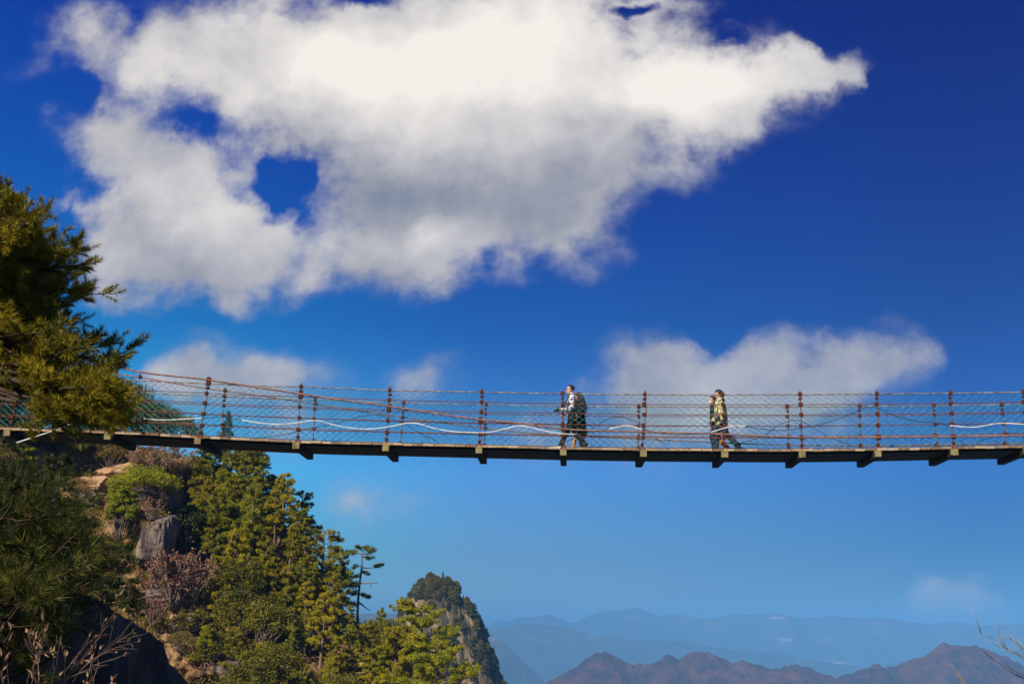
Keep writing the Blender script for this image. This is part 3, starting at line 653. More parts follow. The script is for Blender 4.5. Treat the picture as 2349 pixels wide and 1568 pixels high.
KN = {'broadC': 'broadleaf_tree', 'pineA': 'pine_tree', 'pineB': 'pine_tree', 'pineC': 'pine_tree', 'pineD': 'pine_tree', 'pineE': 'pine_tree', 'fir': 'fir_tree', 'broadA': 'broadleaf_tree', 'broadB': 'broadleaf_tree', 'broadD': 'evergreen_tree',
      'shrub': 'shrub', 'juniper': 'juniper_bush', 'junipermat': 'juniper_bush', 'dead': 'withered_shrub', 'bare': 'bare_tree', 'peakpine': 'pine_tree', 'peakfir': 'fir_tree'}
def plant(key, P, Hm, rz, label, group=None, cat=None, wide=1.0, lean=0.0):
    tm, cm_, bark, fol, H = PROTO[key]; n = KN[key]
    root = empty(n, P, rz, label=label, cat=cat or n.replace('_', ' '), group=group); s = Hm / H; root.scale = (s * wide, s * wide, s)
    root.rotation_euler = (0, lean, rz)
    shrubby = n in ('withered_shrub',)
    for nm, me, mt in (('stems' if shrubby else 'trunk', tm, bark), ('leaves' if shrubby else 'crown', cm_, fol)):
        if not me.materials: me.materials.append(mt)
        o = bpy.data.objects.new(nm, me); COL.objects.link(o); o.parent = root
    return root
rt = random.Random(5)
def on_hill(key, px_, py_, hpx, label=None, group=None, wide=1.0, lean=0.0, dd=0.0):
    d = float(hill_d(px_, min(py_, 1900))) + dd if py_ >= float(SIL(px_)) else float(hill_d(px_, float(SIL(px_)))) + 6 + dd
    P = atD(px_, py_, d); return plant(key, P, hpx * d / PX * 1.02, rt.uniform(0, 6.28), label, group, wide=wide, lean=lean)
GT = 'trees and bushes on the hillside behind the footbridge'
NAMED = [
 # key, x, foot y, height px, label
 ('fir', 512, 1060, 112, 'slim dark fir poking up through the bridge netting'),
 ('broadB', 258, 1010, 150, 'yellow green leafy tree behind the left hangers of the bridge'),
 ('broadA', 215, 1010, 140, 'leafy tree with orange tinted leaves half hidden by the big pine'),
 ('broadC', 350, 1022, 110, 'brown bushy tree rising behind the netting right of the big pine'),
 ('broadC', 400, 1040, 95, 'smaller olive brown bush against the sky just above the deck'),
 ('bare', 372, 1100, 110, 'pale forked bare tree directly below the bridge deck'),
 ('bare', 310, 1075, 80, 'thin bare tree above the orange sandy bank'),
 ('bare', 425, 1085, 80, 'bare twiggy tree between the pale forked one and the upper pines'),
 ('broadA', 562, 1140, 120, 'broad glossy leaved tree at the sky edge just below the deck'),
 ('pineD', 480, 1160, 130, 'rounded green pine right under the second visible cross beam'),
 ('pineA', 455, 1130, 100, 'bushy pine at the top of the orange rock steps'),
 ('broadD', 600, 1170, 90, 'small dark evergreen on the crest below the leafy tree'),
 ('bare', 645, 1165, 66, 'bare reddish treetop standing on the crest against the sky'),
 ('junipermat', 325, 1150, 82, 'bright yellow green bush spreading above the grey ledge'),
 ('juniper', 272, 1250, 150, 'bright green climbing bush hanging down beside the grey rock face'),
 ('juniper', 262, 1175, 82, 'small bright green bush left of the yellow green spreading bush'),
 ('shrub', 322, 1305, 70, 'green bush at the foot of the grey rock face'),
 ('broadD', 422, 1285, 130, 'dark evergreen in the shaded gully right of the grey rock face'),
 ('broadD', 455, 1240, 90, 'dark evergreen higher up in the shaded gully'),
 ('dead', 395, 1385, 108, 'reddish dead leaved shrub under the grey rock face'),
 ('dead', 450, 1365, 90, 'second reddish dead leaved shrub, at the edge of the pines'),
 ('dead', 345, 1370, 70, 'low reddish shrub left of the dead leaved ones'),
 ('dead', 350, 1430, 60, 'low reddish shrub above the dark shaded cliff edge'),
 ('bare', 372, 1420, 95, 'pale bare stems beside the reddish dead shrubs'),
 ('dead', 318, 1082, 62, 'brown withered thicket above the orange sandy bank'),
 ('dead', 352, 1092, 70, 'brown withered thicket around the pale forked bare tree'),
 ('dead', 408, 1100, 64, 'brown withered thicket between the forked bare tree and the upper pines'),
 ('broadC', 300, 1240, 60, 'olive bush left of the grey rock face'),
 ('broadC', 405, 1110, 50, 'olive bush on the orange rock steps'),
 ('broadD', 425, 1210, 80, 'dark evergreen hard against the right side of the grey block'),
 ('dead', 345, 1190, 44, 'withered scrub on top of the grey rock face'),
 ('pineA', 470, 1230, 120, 'yellow green pine right of the shaded gully'),
 ('pineC', 490, 1310, 130, 'deep green pine above the reddish dead shrubs'),
 ('broadB', 500, 1390, 80, 'leafy green bush right of the reddish dead shrubs'),
 ('broadC', 410, 1500, 55, 'olive scrub beside the pale rock knob'),
 ('broadA', 20, 1005, 170, 'leafy tree behind the netting at the very left of the bridge'),
 ('broadC', 75, 1008, 150, 'olive brown tree behind the netting just in from the left edge'),
 ('broadD', 125, 1010, 165, 'dark evergreen behind the left netting beside the olive brown tree'),
 ('broadA', 172, 1012, 160, 'leafy tree behind the big pine tips and the netting'),
 ('broadC', -30, 1004, 160, 'olive brown tree cut by the left edge behind the bridge'),
 ('broadB', 300, 1020, 110, 'yellow green bush behind the netting between the leafy trees and the brown one'),
 ('juniper', 470, 1520, 92, 'bright green column shaped bush at the bottom of the slope'),
 ('shrub', 440, 1465, 70, 'green shrub above the column shaped bush'),
 ('bare', 545, 1500, 90, 'grey bare tree low down in the middle of the pines'),
 ('dead', 620, 1480, 70, 'grey brown dead bush in the dip of the lower slope'),
 ('pineC', 560, 1330, 215, 'tall yellow green pine with a thin pale trunk in the middle of the slope'),
 ('pineA', 640, 1260, 170, 'broad pine on the upper slope below the crest'),
 ('pineE', 690, 1260, 128, 'dark pine on the crest with branches reaching into the sky'),
 ('pineE', 650, 1190, 85, 'small dark pine on the skyline between the bare treetop and the dark pine'),
 ('pineB', 735, 1385, 160, 'rounded pine with twin bare trunks on the right slope'),
 ('pineC', 780, 1440, 175, 'green pine just left of the tall sparse pine'),
 ('pineA', 735, 1540, 170, 'sunlit pine low on the right slope with a forked trunk'),
 ('pineC', 870, 1520, 118, 'bluish green pine right of the foot of the tall sparse pine'),
 ('pineD', 965, 1590, 190, 'flat layered pine at the right end of the slope, in front of the distant peak'),
 ('pineB', 905, 1600, 150, 'layered pine between the tall sparse pine and the distant peak'),
 ('pineD', 1000, 1700, 215, 'lowest layered pine at the right end of the slope'),
]
for key, x, y, h, lab in NAMED: on_hill(key, x, y, h, lab, GT, dd=-3.2 if key == 'juniper' else -1.0 if key in ('junipermat', 'dead') else 0)
# the rest of the stand: each is named by what it stands beside
LAND = [(512, 1010, 'the slim dark fir'), (372, 1060, 'the pale forked bare tree'), (562, 1090, 'the glossy leaved crest tree'), (470, 1105, 'the rounded green pine below the deck'), (645, 1135, 'the bare reddish treetop'),
        (352, 1205, 'the tall grey rock face'), (325, 1130, 'the bright spreading bush'), (272, 1190, 'the bright climbing bush'), (395, 1340, 'the reddish dead shrub'), (470, 1475, 'the column shaped bush'),
        (560, 1240, 'the thin pale trunk pine'), (640, 1180, 'the broad crest pine'), (690, 1210, 'the dark skyline pine'), (735, 1310, 'the twin trunk pine'), (780, 1360, 'the green pine by the sparse one'), (825, 1340, 'the tall sparse pine'),
        (735, 1470, 'the forked trunk pine'), (870, 1460, 'the bluish green pine'), (965, 1500, 'the flat layered pine'), (420, 1440, 'the pale rock knob'), (545, 1450, 'the grey bare tree'), (228, 1112, 'the rounded tan boulder'),
        (285, 1080, 'the orange sandy bank'), (420, 1240, 'the shaded gully evergreen'), (620, 1450, 'the grey brown dead bush'), (250, 960, 'the yellow green tree behind the hangers'), (60, 1000, 'the leftmost deck planks')]
DESC = {'pineA': 'conical yellow green pine', 'pineB': 'rounded yellow green pine', 'pineC': 'narrow deep green pine', 'pineD': 'flat spreading green pine', 'pineE': 'dark pine', 'broadA': 'tall leafy tree', 'broadB': 'low leafy tree', 'broadD': 'dark evergreen tree', 'broadC': 'olive brown leafy bush', 'dead': 'withered shrub', 'shrub': 'green shrub', 'bare': 'bare tree'}
used = {}
def where(key, x, y, h):
    c = sorted(LAND, key=lambda l: (l[0] - x) ** 2 + (l[1] - y + h / 2) ** 2)
    for l in c[:4]:
        ddx, ddy = x - l[0], y - h / 2 - l[1]
        w = ('right of ' if ddx > 0 else 'left of ') if abs(ddx) > abs(ddy) else ('below ' if ddy > 0 else 'above ')
        lab = DESC[key] + ' ' + w + l[2]
        if abs(ddx) > 15 and abs(ddy) > 15: lab = DESC[key] + (' lower ' if ddy > 0 else ' higher ') + ('right of ' if ddx > 0 else 'left of ') + l[2]
        if lab not in used: used[lab] = 1; return lab
    return lab
rr = random.Random(21)
spots = []
for (x0, x1, y0, y1, n, keys, lo, hi) in [
   (455, 700, 1165, 1330, 21, ['pineA', 'pineB', 'pineC', 'pineD', 'pineA'], 100, 150),
   (480, 800, 1330, 1500, 22, ['pineA', 'pineB', 'pineA', 'pineC', 'broadB'], 95, 150),
   (500, 1000, 1500, 1690, 26, ['pineA', 'pineB', 'pineC', 'pineD', 'broadB', 'pineA'], 90, 145),
   (-60, 300, 1015, 1110, 12, ['broadB', 'broadA', 'broadC', 'pineD', 'broadD'], 60, 100),
   (-60, 300, 1180, 1420, 9, ['broadB', 'shrub', 'dead', 'pineA'], 60, 90)]:
    k = 0; tries = 0
    while k < n and tries < 900:
        tries += 1; x = rr.uniform(x0, x1); y = rr.uniform(y0, y1)
        if y < float(SIL(x)) + 25: continue
        if any((x - a) ** 2 / 1.0 + ((y - b) * 1.2) ** 2 < 29 ** 2 for a, b in spots): continue
        spots.append((x, y)); k += 1
        h = rr.uniform(lo, hi); key = rr.choice(keys)
        if float(SIL(x)) > y - h * .8 and x > 600: h = min(h, y - float(SIL(x)) + 62)
        on_hill(key, x, y, h, where(key, x, y, h), GT)
# the tall sparse pine on the skyline
def sparse_pine():
    r_ = np.random.RandomState(8); x0, y0 = 822, 1432; d = float(hill_d(x0, 1440)) - 1; s = d / PX
    base = atD(x0, y0, d); root = empty('pine_tree', base, 0, label='tall sparse flat topped pine standing alone against the sky', cat='pine tree', group=GT)
    def L(px_, py_, dep=0): return atD(px_, py_, d + dep) - base
    t = G(); c = G()
    T = np.array([L(822, 1450), L(820, 1410), L(822, 1370), L(826, 1330), L(830, 1300), L(831, 1275), L(833, 1262)]); t.tube(T, np.array([6, 5.2, 4.6, 4, 3.4, 2.5, 1.5]) * s * .62, 7)
    pads = []; rad = []
    def limb(a, b, w=1.6, n=0, pr=9, dep=0, r0=.4):
        A, Bq = L(*a), L(*b, dep); P = bend(r_, A, Bq, 6, .18); t.tube(P, np.linspace(w, .5, 6) * s, 4)
        for q in range(n):
            u = r0 + (1.05 - r0) * (q + .5) / n; p = P[0] + (P[-1] - P[0]) * u; pads.append(p + np.array([r_.normal() * 2, r_.normal() * 5, 3 + r_.normal() * 1.5]) * s); k = pr * r_.uniform(.7, 1.15) * s; rad.append((k, k, k * .5))
    limb((832, 1272), (797, 1268), 1.6, 5, 8, 1); limb((832, 1270), (858, 1266), 1.6, 4, 8, -1); limb((833, 1264), (843, 1256), 1.2, 3, 7, 1); limb((831, 1276), (852, 1282), 1.2, 3, 7, 2); limb((833, 1265), (820, 1256), 1.2, 3, 7, -2)
    limb((829, 1300), (874, 1301), 1.6, 4, 6, 1, .6); limb((829, 1298), (808, 1305), 1.2, 2, 5, -1, .6); limb((828, 1310), (846, 1318), 1.3, 3, 6, 1, .3); limb((827, 1320), (812, 1326), 1.2, 2, 5, 1)
    limb((826, 1337), (868, 1336), 1.5, 0); limb((852, 1336), (850, 1350), .8, 0); limb((824, 1362), (848, 1372), 1.5, 4, 8, 1, .3); limb((824, 1358), (804, 1366), 1.4, 4, 9, -1, .2); limb((822, 1380), (850, 1400), 2.0, 0); limb((822, 1345), (806, 1342), 1.4, 3, 8, 1, .2)
    limb((822, 1390), (800, 1385), 1.4, 4, 10, 1, .1); limb((826, 1314), (806, 1325), .8, 1, 3, 0, .8)
    leaves(c, r_, pads, 120, np.array(rad), .24, .05, up=.8, shell=.2, out=.6)
    t.obj('trunk', BARK, root, True); c.obj('crown', F_PINEG, root)
sparse_pine()

# undergrowth and dry grass between the trees: nobody could count it
r_ = np.random.RandomState(77)
def scatter(name, fol, n, region, rad, dens, L_, w, up, seed, **k):
    q = np.random.RandomState(seed); C = []
    while len(C) < n:
        x, y = q.uniform(region[0], region[1]), q.uniform(region[2], region[3])
        if y > float(SIL(x)) + 4 and fbm(x / 55., y / 45., seed, 2) > .47: C.append(hill_pt(x, y) + [0, 0, rad[2] * .5])
    C = np.array(C); g = G(); leaves(g, q, C, dens, np.array(rad) * q.uniform(.6, 1.5, (len(C), 1)), L_, w, up=up, shell=.1, out=.5); return g.obj(name, fol, kind='stuff', **k)
scatter('undergrowth', F_SHRUB, 1500, (-100, 1100, 1000, 1750), (.8, .8, .45), 46, .24, .12, .5, 3, label='low green scrub covering the hillside between the trees')
scatter('dead_undergrowth', F_DEAD, 700, (-60, 720, 1100, 1700), (.7, .7, .4), 40, .2, .10, .4, 5, label='reddish brown withered scrub on the hillside')
scatter('dry_grass', F_OCHRE, 900, (150, 760, 1040, 1500), (.5, .5, .15), 40, .5, .035, 2.4, 9, label='ochre dry grass on the rocky hillside')

# ------------------------------------------------------------------ the distant rocky peak
PD = 420.0
pl = path([(1326, 985), (1340, 968), (1355, 955), (1372, 945), (1390, 928), (1410, 915), (1440, 905), (1500, 880), (1560, 850), (1640, 810), (1760, 760)])
LY = np.array([1328, 1336, 1350, 1366, 1385, 1410, 1440, 1480, 1530, 1590, 1680, 1800.])
LX = np.array([985, 972, 958, 948, 938, 922, 905, 880, 850, 815, 770, 700.]); RX = np.array([1008, 1026, 1044, 1056, 1070, 1088, 1106, 1122, 1142, 1170, 1215, 1280.])
def peak_pt(th, py):
    l = np.interp(py, LY, LX); r = np.interp(py, LY, RX); c = (l + r) / 2; h = (r - l) / 2
    s = PD / PX; n = 1 + .10 * (ridged(np.cos(th) * 2.4 + 3, np.sin(th) * 2.4, py / 190., 4) - .5) + .05 * (fbm(np.cos(th) * 9, np.sin(th) * 9, py / 40., 3) - .5)
    o = atD(c, py, PD); P = np.array(o, float)
    P = P + Rt * (np.cos(th) * h * s * n)[..., None] + np.array([-Rt[1], Rt[0], 0]) * (np.sin(th) * h * s * .8 * n)[..., None]; return P
th = np.linspace(0, 2 * pi, 241)[:-1]; lv = np.concatenate([np.linspace(1328, 1600, 110), np.linspace(1610, 1800, 20)])
T_, L2 = np.meshgrid(th, lv); P = peak_pt(T_, L2); m_, k_ = P.shape[:2]
top = P[0].mean(0) + [0, 0, .3]
i = np.arange(m_ - 1)[:, None] * k_; j = np.arange(k_)[None]; j2 = (j + 1) % k_
g = G(); g.add(P.reshape(-1, 3), np.stack([i + j, i + k_ + j, i + k_ + j2, i + j2], -1).reshape(-1, 4))
g.add(np.vstack([P[0], top[None]]), np.array([(a, (a + 1) % k_, k_) for a in range(k_)]))
PEAKR = surf('peak_rock', [(.34, (.03, .035, .012)), (.48, (.07, .055, .028)), (.56, (.24, .175, .105)), (.70, (.42, .31, .20))], scale=.11, detail=10, rough=1, coords='w', bump=1, bscale=.5, bdist=1.5, stretch=(1.5, 1.5, .35))
g.obj('rocky_peak', PEAKR, smooth=True, kind='structure')
F_PEAK = foliage('peak_needles', (.035, .042, .006), (.13, .125, .014), (.25, .19, .03), clump=.5, rand_obj=.5)
pine('peakpine', 31, 7.0, 2.6, .15, 20, BARK, F_PEAK, dens=60, pad=.6, L_=.5, w=.14)
pine('peakfir', 32, 8.0, 1.7, .05, 24, BARK, F_PEAK, top=.08, dens=50, pad=.5, L_=.45, w=.13)
GP2 = 'trees on the distant rocky peak'; q = random.Random(9); pk = 0; tries = 0
while pk < 290 and tries < 4000:
    tries += 1; py = q.triangular(1329, 1640, 1360) if q.random() < .5 else q.uniform(1329, 1640); a = q.uniform(pi * .92, 2 * pi * 1.04)   # near half
    l, r = np.interp(py, LY, LX), np.interp(py, LY, RX); px_ = (l + r) / 2 + cos(a) * (r - l) / 2
    cliff = (1000 < px_ < 1045 and 1420 < py < 1500) or (955 < px_ < 980 and 1378 < py < 1420) or (1065 < px_ < 1095 and 1470 < py < 1525) or (985 < px_ < 1015 and 1385 < py < 1410)
    if cliff and q.random() < .93: continue
    if fbm(px_ / 22., py / 40., 3, 2) < .40 and py > 1380: continue
    p = peak_pt(np.array(a), np.array(py)); pk += 1
    zone = 'on the summit' if py < 1385 else ('on the right flank' if px_ > 1060 else ('on the left flank' if px_ < 960 else ('between its pale cliffs' if py < 1510 else 'at its foot')))
    kk = q.random() < .7
    zone = ('topmost, ' if py < 1345 else 'high up, ' if py < 1370 else 'just under the summit, ' if py < 1410 else 'halfway down, ' if py < 1470 else 'low down, ' if py < 1540 else 'near the bottom edge, ') + zone
    plant('peakpine' if kk else 'peakfir', p - np.array([0, 0, 1.2]), q.uniform(2.8, 5.0), q.uniform(0, 6.28), ('bushy' if kk else 'pointed') + ' dark green tree of the rocky peak, ' + zone, GP2, wide=1.25)
# ------------------------------------------------------------------ near ground: shaded rock spur at the lower left
SPT = path([(-700, 1080), (-300, 1180), (0, 1290), (110, 1330), (200, 1362), (240, 1384), (303, 1425), (345, 1452), (372, 1476), (386, 1514), (413, 1541), (430, 1568), (450, 1620), (500, 1760)])
nx, ny = 260, 90; px = np.linspace(-700, 480, nx)
dd = np.interp(px, [-700, 0, 240, 430, 480], [7.5, 13, 21, 30, 33])
rows = []
tops = atD(px, SPT(px), dd); nrm = np.array([.94, -.05, 0])
for t in np.linspace(0, 1, ny):     # the face below its rim, bulging and stepped
    P = tops.copy(); h = 14 * t; P[:, 2] -= h
    b = 1.6 * (ridged(P[:, 1] / 6., P[:, 2] / 5., 3, 5) - .5) * min(1, t * 8) + .9 * t * 2 + .25 * (fbm(P[:, 1] * 1.4, P[:, 2] * 1.4, 5, 4) - .5)
    rows.append(P + nrm * b[:, None])
back = []
for k in range(1, 22):               # and its top running back uphill to the left
    P = tops.copy(); P[:, 0] -= .5 * k; P[:, 2] += .05 * k + .25 * (fbm(P[:, 0] * .8, P[:, 1] * .8, 2, 4) - .5) - .02 * k * k * .3; back.append(P)
P = np.array(back[::-1] + rows); i = (np.arange(len(P) - 1)[:, None] * nx + np.arange(nx - 1)).ravel()
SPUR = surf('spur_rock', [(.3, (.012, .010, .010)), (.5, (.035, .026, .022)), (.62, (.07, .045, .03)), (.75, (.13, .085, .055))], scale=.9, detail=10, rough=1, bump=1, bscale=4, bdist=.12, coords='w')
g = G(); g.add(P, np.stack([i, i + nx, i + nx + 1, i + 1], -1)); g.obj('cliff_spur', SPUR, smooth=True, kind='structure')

# ------------------------------------------------------------------ big long needled pines on the left
def needle_shoots(g, r_, A, D, Ls, n=46, nl=.085, w=.0045):
    """needles standing forward along shoots that start at A and run along D for Ls"""
    m = len(A); A = np.repeat(A, n, 0); D0 = np.repeat(D, n, 0); S = r_.rand(m * n); L0 = np.repeat(Ls, n)
    p = A + D0 * (S * L0)[:, None]
    q = rdirs(r_, m * n); q -= D0 * (q * D0).sum(1)[:, None]; q /= np.linalg.norm(q, axis=1)[:, None] + 1e-9
    sp = r_.uniform(.45, 1.0, m * n)[:, None] * (1.05 - .5 * S[:, None])
    d = D0 * (.75 - .45 * sp) + q * sp; d[:, 2] += .10; d /= np.linalg.norm(d, axis=1)[:, None]
    l = nl * r_.uniform(.7, 1.2, m * n)[:, None]; s = np.cross(d, q + [0, 0, .6] + .6 * rdirs(r_, m * n)); s /= np.linalg.norm(s, axis=1)[:, None] + 1e-9
    V = np.stack([p - s * w / 2, p + s * w / 2, p + d * l], 1).reshape(-1, 3); g.add(V, np.arange(m * n * 3).reshape(-1, 3))
BARKN = surf('dark_branch_bark', [(.3, (.022, .014, .010)), (.6, (.07, .042, .026)), (.8, (.15, .10, .06))], scale=6, rough=.95)
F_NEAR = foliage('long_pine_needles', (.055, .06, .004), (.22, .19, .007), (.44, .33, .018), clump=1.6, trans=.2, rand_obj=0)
F_NEARD = foliage('shaded_pine_needles', (.012, .019, .003), (.05, .065, .008), (.20, .20, .022), clump=1.8, trans=.2, rand_obj=0)  # darker copy of the needles, with the lower pine's shade in its colour
def big_pine(name, label, tips, trunk, seed, dep_tip, fol, wood_r=.035, nl=.085, n=44, shoots=5, twigs=12, w=.0045, start=None):
    r_ = np.random.RandomState(seed)
    tr = np.array([atD(x, y, d) for x, y, d in trunk]); base = tr[0].copy()
    root = empty(name, base, 0, label=label, cat='pine tree', group='big pines at the left edge')
    g = G(); rad_ = np.linspace(trunk_r[0], trunk_r[1], len(tr)); g.tube(tr - base, rad_, 10)
    wood = G(); A = []; D = []; Ls = []
    for (x, y, u, d, *s0) in tips:
        s0 = s0[0] if s0 else .22
        o = np.array([np.interp(u, np.linspace(0, 1, len(tr)), tr[:, k]) for k in range(3)])
        if d is None: d = r_.uniform(*dep_tip)
        e = atD(x, y, d); Lb = np.linalg.norm(e - o)
        P = bend(r_, o, e, 10, .10, .04); P[-3:, 2] += np.array([.1, .3, .5]) * .10
        wood.tube(P - base, np.linspace(wood_r, .008, 10) * min(1.3, Lb / 3), 5)
        dirb = (e - o) / Lb
        for q in range(twigs):
            s = (q + r_.rand()) / twigs; s = s0 + (1.02 - s0) * s ** .8; s = min(s, 1.0)
            b = np.array([np.interp(s, np.linspace(0, 1, 10), P[:, k]) for k in range(3)])
            sd = rdirs(r_, 1)[0]; sd -= dirb * sd.dot(dirb); sd /= np.linalg.norm(sd)
            dv = dirb * .75 + sd * np.array([1, 1, .45]) * (1.0 if s < .93 else .3) + [0, 0, .10]; dv /= np.linalg.norm(dv)
            tl = r_.uniform(.18, .42) * (1.35 - .7 * s) * 1.15
            te = b + dv * tl; T = bend(r_, b, te, 4, .15); wood.tube(T - base, [.010, .008, .006, .005], 3)
            for z in range(shoots):
                f = .3 + .7 * (z + .5) / shoots; a = T[0] + (T[-1] - T[0]) * f; sv = dv * .8 + rdirs(r_, 1)[0] * .8 + [0, 0, .40]; sv /= np.linalg.norm(sv)
                if z == shoots - 1: a = T[-1]; sv = dv + [0, 0, .45]; sv /= np.linalg.norm(sv)
                A.append(a); D.append(sv); Ls.append(r_.uniform(.10, .21))
                if z % 2: wood.tube([a - base, a + sv * Ls[-1] * .9 - base], [.005, .003], 3)
    c = G(); needle_shoots(c, r_, np.array(A) - base, np.array(D), np.array(Ls), n, nl, w)
    g.obj('trunk', BARK, root, True); wood.obj('branches', BARKN, root, True); c.obj('needles', fol, root); return root
# crown outline of the upper pine (right-hand reach at each height)
UP = [(18, 425), (-40, 452), (55, 470), (108, 462), (60, 505), (20, 545), (128, 545), (-30, 520), (95, 560), (150, 590), (188, 580), (186, 622), (70, 610), (10, 600), (130, 640), (60, 660), (-40, 640),
      (178, 655), (245, 680), (205, 700), (100, 700), (30, 705), (150, 725), (170, 748), (90, 752), (-20, 740), (50, 780), (130, 785), (215, 785), (262, 805), (298, 822), (180, 815), (100, 830), (20, 830), (-50, 820),
      (240, 850), (160, 860), (60, 870), (280, 855), (205, 885), (120, 890), (270, 905), (190, 925), (230, 945), (290, 965), (250, 972), (278, 945), (225, 915), (290, 920), (240, 955)]
UP = [(x, y) for x, y in UP if not (y > 815 and x < 150)]
rq = random.Random(3)
def base_u(y): return min(.97, max(.05, .06 + (1130 - y) / 900.0))
UP = [(x - (34 if x > 120 else 18 if x > 40 else 0), y + (38 if y < 480 else 20 if y < 560 else 0)) for x, y in UP]
UPT = [(-330, 1900), (-290, 1500), (-250, 1150), (-215, 850), (-190, 600), (-165, 380)]
def base_u(y): return float(np.clip(np.interp(-y, [-q_[1] for q_ in UPT], np.linspace(0, 1, 6)), .2, .99))
tips = [(x, y, base_u(y + rq.uniform(-45, 35)), None) if y < 870 else (x, y, base_u(y - rq.uniform(140, 260)), rq.uniform(9.0, 10.0), .70) for x, y in UP]
for x, y in UP:
    for _ in range(2):
        if y < 830 and rq.random() < .8: tips.append((min(x * (rq.uniform(.1, .85) if y < 860 else rq.uniform(.75, .95)) - 20, 200), y + rq.uniform(-15, 25 if y < 830 else 0), base_u(y + rq.uniform(-50, 40)), None))
for k in range(46):      # the rest of the crown, all round the trunk
    y = rq.uniform(330, 960); w = 90 + (y - 300) * .42; x0 = np.interp(y, [380, 600, 850, 1150], [-165, -190, -215, -250])
    tips.append((min(-45, x0 - rq.uniform(.25, 1) * w * rq.choice((1, 1, -.45))), y, base_u(y + rq.uniform(-30, 60)), rq.uniform(9.6, 13.6)))
tips += [(-172, 352, .995, 12.0), (-205, 368, .99, 12.4)]
trunk_r = (.24, .03)
big_pine('pine_tree', 'big sunlit long needled pine reaching in from the left in front of the bridge', tips,
         [(-330, 1900, 10.5), (-290, 1500, 10.8), (-250, 1150, 11.2), (-215, 850, 11.5), (-190, 600, 11.8), (-165, 380, 12)], 5, (9.8, 13.0), F_NEAR, n=72, nl=.078, w=.0075, shoots=5, twigs=12)
# lower, mostly shaded pine with bigger looking tufts
LO = [(30, 1072), (70, 1066), (-20, 1100), (110, 1110), (60, 1150), (20, 1190), (150, 1150), (110, 1200), (-30, 1180), (60, 1245), (20, 1270), (165, 1215), (120, 1260), (70, 1300), (15, 1330), (190, 1180),
      (100, 1330), (150, 1300), (45, 1370), (-10, 1400), (190, 1265), (130, 1370), (205, 1330), (85, 1420), (160, 1410), (20, 1450), (205, 1395), (60, 1470), (120, 1460), (185, 1440), (-30, 1260), (40, 1120), (90, 1170)]
LO = [(x, y + (75 if y < 1130 else 45 if y < 1200 else 20)) for x, y in LO]
tips = [(x, y, min(.95, max(.08, (1560 - y - rq.uniform(0, 80)) / 560)), None) for x, y in LO]
for x, y in LO:
    if rq.random() < .3: tips.append((x * .55 - 25, y + rq.uniform(-20, 30), min(.95, max(.08, (1530 - y) / 560)), None))
for k in range(22):
    y = rq.uniform(1040, 1420); tips.append((-95 - rq.uniform(60, 190) * rq.choice((1, 1, .2)), y, min(.98, max(.08, (1545 - y) / 560)), rq.uniform(7.8, 10.2)))
tips += [(-72, 1012, .99, 9.2), (-95, 1025, .98, 9.4)]
trunk_r = (.17, .025)
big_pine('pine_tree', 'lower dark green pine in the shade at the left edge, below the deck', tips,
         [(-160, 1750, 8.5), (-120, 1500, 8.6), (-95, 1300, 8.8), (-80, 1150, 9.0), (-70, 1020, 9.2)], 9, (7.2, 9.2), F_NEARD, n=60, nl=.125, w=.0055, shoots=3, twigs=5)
# dark slender pines standing on the spur between the big pine and the rock faces
def spur_pine(x, y, h, d, key, label, lean=0):
    P = atD(x, y, d); return plant(key, P, h * d / PX, rt.uniform(0, 6.28), label, 'dark pines on the shaded spur', lean=lean)
pine('neardark', 51, 6.5, 2.3, .30, 22, BARK, F_DARK, dens=330, pad=.5, L_=.14, w=.02, top=.5); KN['neardark'] = 'pine_tree'  # shadow on the spur pines is put into their dark needle colour
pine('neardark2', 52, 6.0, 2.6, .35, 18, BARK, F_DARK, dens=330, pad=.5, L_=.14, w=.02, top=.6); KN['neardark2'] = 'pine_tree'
spur_pine(172, 1400, 205, 24, 'neardark', 'dark slender pine with a bare lower trunk left of the bright climbing bush')
spur_pine(238, 1410, 150, 26, 'neardark2', 'dark layered pine on the spur just left of the grey rock face')
spur_pine(292, 1432, 100, 28, 'neardark2', 'small dark pine on the rim of the shaded spur')
spur_pine(100, 1390, 250, 22, 'neardark', 'darkest pine behind the big needle tufts at the left')
spur_pine(120, 1180, 130, 20, 'neardark2', 'dark pine trunk crossing under the deck at the left')
spur_pine(310, 1440, 80, 28, 'neardark', 'smallest dark pine lowest on the rim of the spur')

# ------------------------------------------------------------------ leafy and bare twigs in the foreground
TWIG = surf('twig_bark', [(.3, (.08, .045, .035)), (.7, (.22, .15, .11))], scale=12, rough=.8)
TWIGY = surf('yellow_twig_bark', [(.3, (.16, .11, .03)), (.5, (.34, .25, .09)), (.7, (.42, .33, .16))], scale=25, rough=.8)
TWIGD = surf('dark_twig_bark', [(.3, (.02, .015, .012)), (.7, (.06, .045, .035))], scale=25, rough=.8)
F_PINK = foliage('dry_pink_leaves', (.16, .07, .05), (.34, .19, .12), (.46, .38, .12), clump=3, trans=.3, rand_obj=0)
def leaf_blades(g, r_, P, D, L_, w):
    """folded pointed leaves"""
    for p, d in zip(P, D):
        d = d / np.linalg.norm(d); s = np.cross(d, rdirs(r_, 1)[0]); s /= np.linalg.norm(s); u = np.cross(s, d); l = L_ * r_.uniform(.6, 1.2); ww = w * r_.uniform(.7, 1.2)
        V = [p, p + d * l * .35 + s * ww / 2 + u * ww * .25, p + d * l, p + d * l * .35 - s * ww / 2 + u * ww * .25, p + d * l * .45]
        g.add(V, np.array([(0, 1, 4), (1, 2, 4), (0, 4, 3), (4, 2, 3)]))
